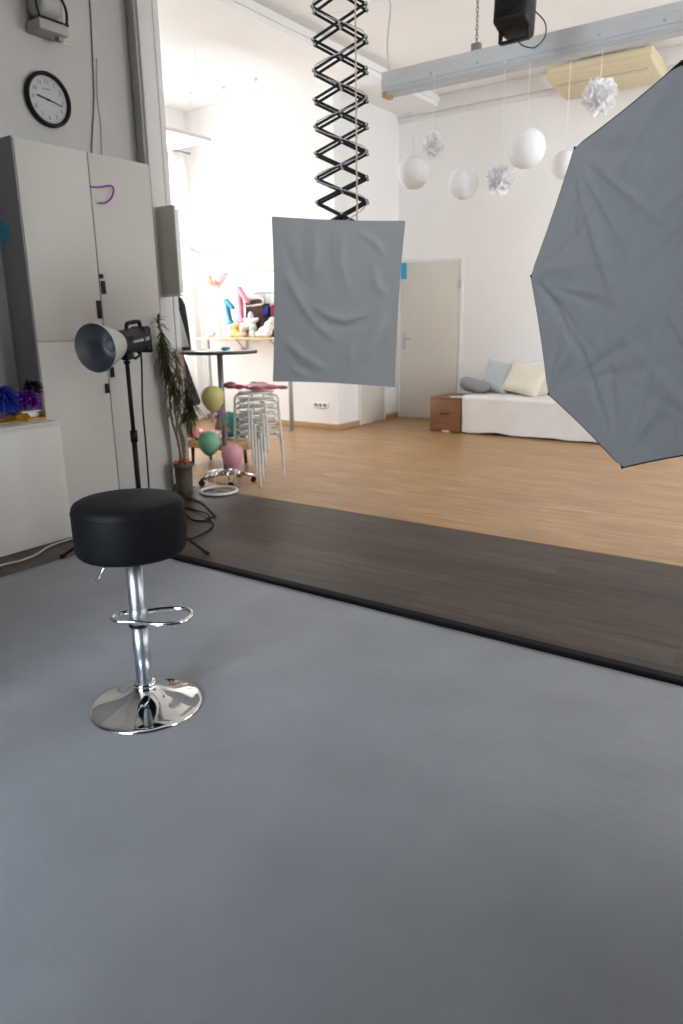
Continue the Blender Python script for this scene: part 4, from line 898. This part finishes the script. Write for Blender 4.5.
# ------------------------------------------------------------------ sofa, cushions, chest
t = thing('sofa', 'low sofa under a creased white throw against the back wall', 'sofa', (0, 0, 0))
def cloth_block(x0, x1, y0, y1, z0, z1, bev, amp, seed, cuts=26):
    tb = bmesh.new(); bmesh.ops.create_cube(tb, size=1)
    for v in tb.verts: v.co = Vector(((x0 + x1) / 2 + v.co.x * (x1 - x0), (y0 + y1) / 2 + v.co.y * (y1 - y0), (z0 + z1) / 2 + v.co.z * (z1 - z0)))
    bmesh.ops.bevel(tb, geom=[e for e in tb.edges if max(v.co.z for v in e.verts) > z0 + .01], offset=bev, segments=4, profile=.5, affect='EDGES')
    bmesh.ops.subdivide_edges(tb, edges=[e for e in tb.edges if e.calc_length() > .12], cuts=cuts, use_grid_fill=True)
    tb.normal_update()
    for v in tb.verts:
        h = (z1 - v.co.z) / (z1 - z0); n = noise.noise((v.co.x * 3.2 + seed, v.co.y * 3, v.co.z * 1.6)); n2 = noise.noise((v.co.x * 11 + seed, v.co.y * 11, v.co.z * 4))
        f = math.sin(v.co.x * 17 + 2 * n) * h * .5
        v.co += v.normal * (amp * (n * 1.2 + n2 * .4 + f * .7))
        if h > .9: v.co.z += .018 * noise.noise((v.co.x * 2.3 + seed, v.co.y * 4, 5))
    return tb
b = B(); b.add(cloth_block(-3.845, -1.45, 7.955, 8.80, .022, .455, .045, .014, 1.3)); b.build('throw', 'sofa', t)
b = B(); b.box((-2.64, 8.40, .04), (2.26, .72, .08)); b.build('plinth', 'black_matte', t)
b = B(); b.grid(lambda u, v: (-2.65 + 1.2 * (2 * u - 1), 8.66 + .14 * math.cos(2 * PI * v), .45 + (.41 * (max(0, 1 - abs(2 * u - 1) ** 2.6)) ** .5) * (.5 + .5 * math.sin(2 * PI * v)) + .002), 40, 24); b.build('backrest', 'sofa_side', t)
cushion('scatter_cushion', (-3.83, 8.30, .540), .38, .34, .075, Matrix.Rotation(R(25), 3, 'Z') @ Matrix.Rotation(R(16), 3, 'Y') @ Matrix.Rotation(R(-14), 3, 'X'), 'pil_grey', 'grey cushion lying on the sofa end next to the wooden chest', group='cushions on the sofa')
cushion('scatter_cushion', (-3.57, 8.40, .655), .42, .40, .075, up_rot(R(-8), R(24), R(-8)), 'pil_blue', 'pale blue cushion standing upright behind the cream cushion', group='cushions on the sofa')
cushion('scatter_cushion', (-3.20, 8.33, .635), .48, .40, .09, up_rot(R(6), R(30), R(-14)), 'pil_cream', 'cream cushion leaning in the middle of the sofa', group='cushions on the sofa')
cushion('scatter_cushion', (-2.93, 8.46, .60), .42, .36, .08, up_rot(R(14), R(26), R(6)), 'pil_cream', 'second cream cushion beside the octagonal softbox edge', group='cushions on the sofa')
t = thing('wooden_chest', 'small reddish brown wooden chest at the end of the sofa', 'chest', (-4.045, 8.20, 0))
b = B(); b.box((0, 0, .21), (.40, .52, .40), .004); b.build('body', 'chest', t)
b = B(); b.box((0, -.262, .20), (.36, .012, .34), .003); g = b.build('drawer_front', 'chest', t)
b = B(); b.tube([(-.055, -.268, .235), (-.05, -.285, .228), (.05, -.285, .228), (.055, -.268, .235)], .007, 8); b.build('handle', 'black', g)
b = B(); b.box((0, -.0, .415), (.415, .54, .014), .003); b.build('lid', 'chest', t)
b = B(); b.box((.02, -.266, .015), (.09, .004, .018)); b.build('white_label', 'white_pl', t)
b = B(); b.box((0, 0, .004), (.17, .10, .008), .001, rot=Matrix.Rotation(.2, 3, 'Z')); tag(b.build('folded_paper', 'white_pl', loc=(-3.93, 8.04, .4225)), 'small folded white paper on top of the wooden chest', 'paper')

# ------------------------------------------------------------------ rectangular softbox on its scissor arm
SC = Vector((-2.73, 3.838, 1.441)); aa, bb, gg = R(-59.886), R(-7.674), R(-3.224)
n = Vector((math.cos(bb) * math.cos(aa), math.cos(bb) * math.sin(aa), math.sin(bb))); r0 = Vector((0, 0, 1)).cross(n).normalized(); u0 = n.cross(r0)
r2 = r0 * math.cos(gg) + u0 * math.sin(gg); u2 = -r0 * math.sin(gg) + u0 * math.cos(gg)
sm = frame(r2, u2, n, SC)
t = thing('rectangular_softbox', 'rectangular softbox with wrinkled grey front hanging from the scissor arm', 'softbox', mat4=sm)
NU, NV = 100, 124
U, V = np.meshgrid(np.linspace(-.4, .4, NU), np.linspace(-.5, .5, NV), indexing='ij')
def pxs(*pts): return [((x - 322) / 545 * .8, (415 - y) / 700 * 1.0) for x, y in pts]
FS = [(pxs((100, 290), (160, 400), (240, 510), (325, 560)), .028, .013), (pxs((105, 340), (180, 460), (280, 560)), .03, -.010), (pxs((225, 420), (300, 465), (360, 478), (450, 450), (530, 380)), .024, .010), (pxs((220, 450), (300, 495), (370, 505), (470, 470)), .026, -.008),
      (pxs((110, 580), (180, 640), (280, 700)), .03, .011), (pxs((100, 620), (170, 690), (230, 720)), .025, -.008), (pxs((130, 700), (200, 740)), .02, .006), (pxs((540, 430), (480, 560), (430, 660)), .035, .009), (pxs((545, 540), (500, 620), (440, 700)), .03, -.008),
      (pxs((230, 110), (235, 200), (220, 300)), .022, .007), (pxs((345, 130), (340, 230), (370, 340)), .022, .007), (pxs((410, 110), (480, 150), (520, 200)), .022, .008), (pxs((180, 90), (175, 200), (215, 330)), .03, -.007), (pxs((90, 150), (150, 290), (220, 370)), .03, -.006), (pxs((470, 240), (500, 330), (540, 360)), .03, .007), (pxs((400, 540), (390, 620), (400, 700)), .03, .006), (pxs((290, 110), (290, 230), (310, 330)), .025, -.006)]
Z = 1.45 * folds(U, V, FS); edge = np.clip(np.minimum(.4 - abs(U), .5 - abs(V)) / .04, 0, 1); Z = Z * edge
Z += .012 * (1 - (abs(U) / .4) ** 2) * (1 - (abs(V) / .5) ** 2)
Z += np.array([[.0022 * noise.noise((U[i, j] * 7, V[i, j] * 7, 2)) for j in range(NV)] for i in range(NU)]) * edge
pin = lambda u, v: (1 - .03 * (1 - (v / .5) ** 2) * abs(u / .4) ** 3, 1 - .018 * (1 - (u / .4) ** 2) * abs(v / .5) ** 3)
b = B(); gv = [[b._v((U[i, j] * pin(U[i, j], V[i, j])[0], V[i, j] * pin(U[i, j], V[i, j])[1], Z[i, j])) for j in range(NV)] for i in range(NU)]
for i in range(NU - 1):
    for j in range(NV - 1): b._f([gv[i][j], gv[i + 1][j], gv[i + 1][j + 1], gv[i][j + 1]])
b.build('front_cloth', 'fabric_grey', t)
def rim_pts(k=40):
    P = []
    for i in range(k): u = -.4 + .8 * i / k; P.append((u, -.5 * pin(u, -.5)[1], -.002))
    for i in range(k): v = -.5 + 1. * i / k; P.append((.4 * pin(.4, v)[0], v, -.002))
    for i in range(k): u = .4 - .8 * i / k; P.append((u, .5 * pin(u, .5)[1], -.002))
    for i in range(k): v = .5 - 1. * i / k; P.append((-.4 * pin(.4, v)[0], v, -.002))
    return P
b = B(); b.tube(rim_pts(), .0035, 6, closed=True); b.build('hem', 'fabric_grey', t)
b = B(); A = [b._v(p) for p in rim_pts()]; N4 = len(A)
C = [b._v((.09 * math.cos(2 * PI * (k / N4) - PI * .75), .09 * math.sin(2 * PI * (k / N4) - PI * .75), -.48)) for k in range(N4)]
for k in range(N4): b._f([A[k], A[(k + 1) % N4], C[(k + 1) % N4], C[k]])
b._f(C); b.build('shell', 'shell', t)
b = B(); b.cyl((0, 0, -.48), (0, 0, -.50), .10, seg=32); b.build('speed_ring', 'alu_out', t)
b = B(); b.lathe([(.068, 0), (.07, -.02), (.07, -.26), (.06, -.28)], 32, Matrix.Translation((0, 0, -.50))); b.build('flash_head', 'charcoal', t)
HK = SC - n * .60; b = B(); il = sm.inverted()
b.tube([il @ HK, il @ (HK + Vector((0, 0, .14)))], .02, 12); b.build('spigot', 'black', t)

PX, PY = HK.x, HK.y; pa = r0.copy(); pn = Vector((n.x, n.y, 0)).normalized()
t = thing('scissor_arm', 'black scissor arm hanging from the ceiling above the rectangular softbox', 'scissor arm', (PX, PY, 0))
k_ = math.hypot(PX, PY) / math.hypot(-2.98, 4.27)
zc = [1.85, 2.036, 2.182, 2.329, 2.487, 2.644, 2.80, 2.977, 3.148, 3.34, 3.54, 3.74, 3.94]
zc = [1.35 + (z - 1.35) * k_ for z in zc]; HWm = .167 * k_
segs = []
for i in range(len(zc) - 1):
    za, zb = zc[i], zc[i + 1]; zm = (za + zb) / 2
    segs.append((za, zm, zb))
tips = [z[1] for z in segs]
for i, (za, zm, zb) in enumerate(segs):
    pass
# bars run tip to opposite tip through each centre pivot
for lay, off in ((0, -.05), (1, .05)):
    for i in range(len(tips) - 1):
        for s_ in (1, -1):
            if tips[i + 1] > CZ - .06: continue
            o2 = off + (.006 if s_ > 0 else -.006)
            p0 = pa * (-HWm * s_) + pn * o2 + Vector((0, 0, tips[i])); p1 = pa * (HWm * s_) + pn * o2 + Vector((0, 0, tips[i + 1]))
            d = (p1 - p0); L = d.length; d.normalize(); b = B()
            b.box((p0 + p1) / 2, (L + .02, .009, .017), .002, rot=frame(d, pn, d.cross(pn), (0, 0, 0)).to_3x3()); b.build('arm_bar', 'black', t)
for i, z in enumerate(tips):
    if z > CZ - .07: continue
    for s_ in (1, -1):
        c = pa * (HWm * s_) + Vector((0, 0, z)); b = B(); b.cyl(c - pn * .064, c + pn * .064, .008, seg=10); b.build('pivot_pin', 'alu_out', t)
for z in zc[1:]:
    if z > CZ - .07: continue
    c = Vector((0, 0, z)); b = B(); b.cyl(c - pn * .066, c + pn * .066, .008, seg=10); b.build('pivot_pin', 'alu_out', t)
b = B(); b.box((0, 0, CZ - .045), (.10, .10, .09), .006); b.cyl((0, 0, zc[-2]), (0, 0, CZ - .05), .012); b.build('ceiling_mount', 'black', t)
b = B(); b.box(Vector((0, 0, (HK.z + .14 + zc[1]) / 2)), (.04, .04, zc[1] - HK.z - .14 + .02), .004); b.build('lower_mount', 'black', t)
b = B(); pts = [pa * (HWm * (1.02 if i % 2 else -1.02)) * (1 if i else .2) + pn * (.07) + Vector((0, 0, z)) for i, z in enumerate(tips[:-1]) if z < CZ - .1]; b.tube(spline(pts, 6), .0035, 8); b.build('coiled_cable', 'steel', t)
b = B(); c = pa * (HWm * .62) + pn * .075; b.tube([c + Vector((.002 * math.sin(i * 1.7), .002 * math.cos(i * 1.7), 1.65 + i * (CZ - 1.67) / 60)) for i in range(61)], .0055, 8); b.build('pull_rope', 'rope', t)

# ------------------------------------------------------------------ octagonal softbox
OC = Vector((-.714, 3.117, 1.471)); th_, ph_, ro = 7.292, .015, 1.664; RO = .75
n = Vector((math.cos(ph_) * math.cos(th_), math.cos(ph_) * math.sin(th_), math.sin(ph_))); u0 = Vector((0, 0, 1)).cross(n).normalized(); v0 = n.cross(u0)
om = frame(u0, v0, n, OC)          # local +z points away from the viewer
t = thing('octagonal_softbox', 'huge octagonal softbox with creased blue-grey front beside the dark floor', 'softbox', mat4=om)
VX = [(RO * math.cos(ro + k * PI / 4), RO * math.sin(ro + k * PI / 4)) for k in range(8)]
NA, NR = 320, 64
th = np.linspace(0, 2 * PI, NA, endpoint=False); fr_ = np.linspace(0, 1, NR)
m_ = np.mod(th - ro, PI / 4) - PI / 8; rad = RO * math.cos(PI / 8) / np.cos(m_); rad = rad * (1 - .012 * (1 - (m_ / (PI / 8)) ** 2))
XX = np.outer(rad * np.cos(th), fr_); YY = np.outer(rad * np.sin(th), fr_); rnd = random.Random(21); FS = []
for k in range(8):
    vx, vy = VX[k]; a = math.atan2(-vy, -vx)
    for j in range(11):
        da = rnd.uniform(-.62, .62); L = rnd.uniform(.30, .80); s0 = rnd.uniform(.04, .12); bend = rnd.uniform(-.16, .16)
        p0 = (vx + s0 * math.cos(a + da), vy + s0 * math.sin(a + da)); p1 = (vx + L * .5 * math.cos(a + da + bend * .5), vy + L * .5 * math.sin(a + da + bend * .5)); p2 = (vx + L * math.cos(a + da + bend), vy + L * math.sin(a + da + bend))
        FS.append(([p0, p1, p2], rnd.uniform(.012, .034), rnd.choice((-1, 1)) * rnd.uniform(.003, .0075)))
    wx, wy = VX[(k + 1) % 8]
    for j in range(5):
        f = rnd.uniform(.15, .85); ex, ey = vx + (wx - vx) * f, vy + (wy - vy) * f; L = rnd.uniform(.10, .26); s_ = rnd.uniform(-.25, .25); a2 = math.atan2(-ey, -ex) + s_
        FS.append(([(ex, ey), (ex + L * math.cos(a2), ey + L * math.sin(a2))], rnd.uniform(.006, .012), rnd.choice((-1, 1)) * rnd.uniform(.0018, .004)))
ZZ = 1.35 * folds(XX, YY, FS); ZZ -= .03 * (1 - fr_[None, :] ** 2)
ZZ += np.array([[.0025 * noise.noise((XX[i, j] * 5, YY[i, j] * 5, 7)) * (1 - fr_[j] ** 6) for j in range(NR)] for i in range(NA)]); ZZ *= (1 - fr_[None, :] ** 40)
b = B(); ctr = b._v((0, 0, float(ZZ[0, 0]))); gv = [[ctr if j == 0 else b._v((XX[i, j], YY[i, j], ZZ[i, j])) for j in range(NR)] for i in range(NA)]
for i in range(NA):
    k = (i + 1) % NA; b._f([ctr, gv[i][1], gv[k][1]])
    for j in range(1, NR - 1): b._f([gv[i][j], gv[i][j + 1], gv[k][j + 1], gv[k][j]])
b.build('front_cloth', 'fabric_octa', t)
EP = [(float(rad[i] * math.cos(th[i])) * 1.002, float(rad[i] * math.sin(th[i])) * 1.002, .004) for i in range(0, NA, 4)]
b = B(); b.tube(EP, .0045, 6, closed=True); b.build('hem', 'black_matte', t)
b = B(); A = [b._v(p) for p in EP]; C = [b._v((p[0] / RO * .62, p[1] / RO * .62, .30)) for p in EP]; D_ = [b._v((p[0] / RO * .11, p[1] / RO * .11, .52)) for p in EP]; N4 = len(A)
for k in range(N4): b._f([A[k], A[(k + 1) % N4], C[(k + 1) % N4], C[k]]); b._f([C[k], C[(k + 1) % N4], D_[(k + 1) % N4], D_[k]])
b._f(D_); b.build('shell', 'shell', t)
for k in range(8):
    b = B(); x, y = VX[k]; b.cyl((x * .99, y * .99, .004), (x * 1.008, y * 1.008, .004), .007, .005, seg=10); b.build('rod_tip', 'black', t)
x, y = max(VX, key=lambda q: q[1]); x1, y1 = VX[(VX.index((x, y)) + 1) % 8]; x2, y2 = VX[VX.index((x, y)) - 1]
b = B(); b.prism([(x * 1.004, y * 1.004), (x + (x1 - x) * .09, y + (y1 - y) * .09), (x * .985, y * .985), (x + (x2 - x) * .09, y + (y2 - y) * .09)], -.004, .004); b.build('corner_patch', 'black', t)
b = B(); b.cyl((0, 0, .52), (0, 0, .545), .115, seg=32); b.build('speed_ring', 'alu_out', t)
b = B(); b.lathe([(.068, .545), (.07, .56), (.07, .82), (.06, .84)], 32); b.build('flash_head', 'charcoal', t)
b = B(); il = om.inverted(); HH = OC + n * .66; b.tube([il @ (HH + Vector((0, 0, .05))), il @ Vector((HH.x, HH.y, CZ))], .018, 12); b.build('ceiling_pole', 'black', t)

# ------------------------------------------------------------------ daylight
def area(name, loc, rot, sx, sy, power, col):
    l = bpy.data.lights.new(name, 'AREA'); l.shape = 'RECTANGLE'; l.size = sx; l.size_y = sy; l.energy = power; l.color = col
    o = bpy.data.objects.new(name, l); COL.objects.link(o); o.location = loc; o.rotation_euler = rot; return o
area('daylight_alcove', (-8.0, 5.85, 1.95), (0, R(-90), 0), 2.8, 2.6, 165, (1, .995, .985))
area('daylight_front_a', (-1.25, -2.95, 2.0), (R(90), 0, 0), 2.1, 2.6, 290, (.82, .90, 1))
area('daylight_front_b', (1.7, -2.95, 2.0), (R(90), 0, 0), 1.2, 2.6, 12, (.85, .92, 1))
area('daylight_right_a', (2.95, 2.32, 2.05), (0, R(90), 0), 2.5, 1.25, 75, (1, .99, .97))
area('daylight_right_b', (2.95, 6.4, 2.1), (0, R(90), 0), 2.6, 3.0, 210, (.94, .97, 1))
w = bpy.data.worlds.new('sky'); sc.world = w; w.use_nodes = True
w.node_tree.nodes['Background'].inputs[0].default_value = (.75, .86, 1, 1); w.node_tree.nodes['Background'].inputs[1].default_value = .5

vs = sc.view_settings; sc.display_settings.display_device = 'sRGB'
vs.view_transform = 'Standard'; vs.look = 'None'; vs.gamma = 1; vs.use_curve_mapping = False; vs.exposure = 0.35
sc.cycles.use_denoising = True
sc.cycles.max_bounces = 10; sc.cycles.diffuse_bounces = 6; sc.cycles.transparent_max_bounces = 8; sc.cycles.sample_clamp_indirect = 6
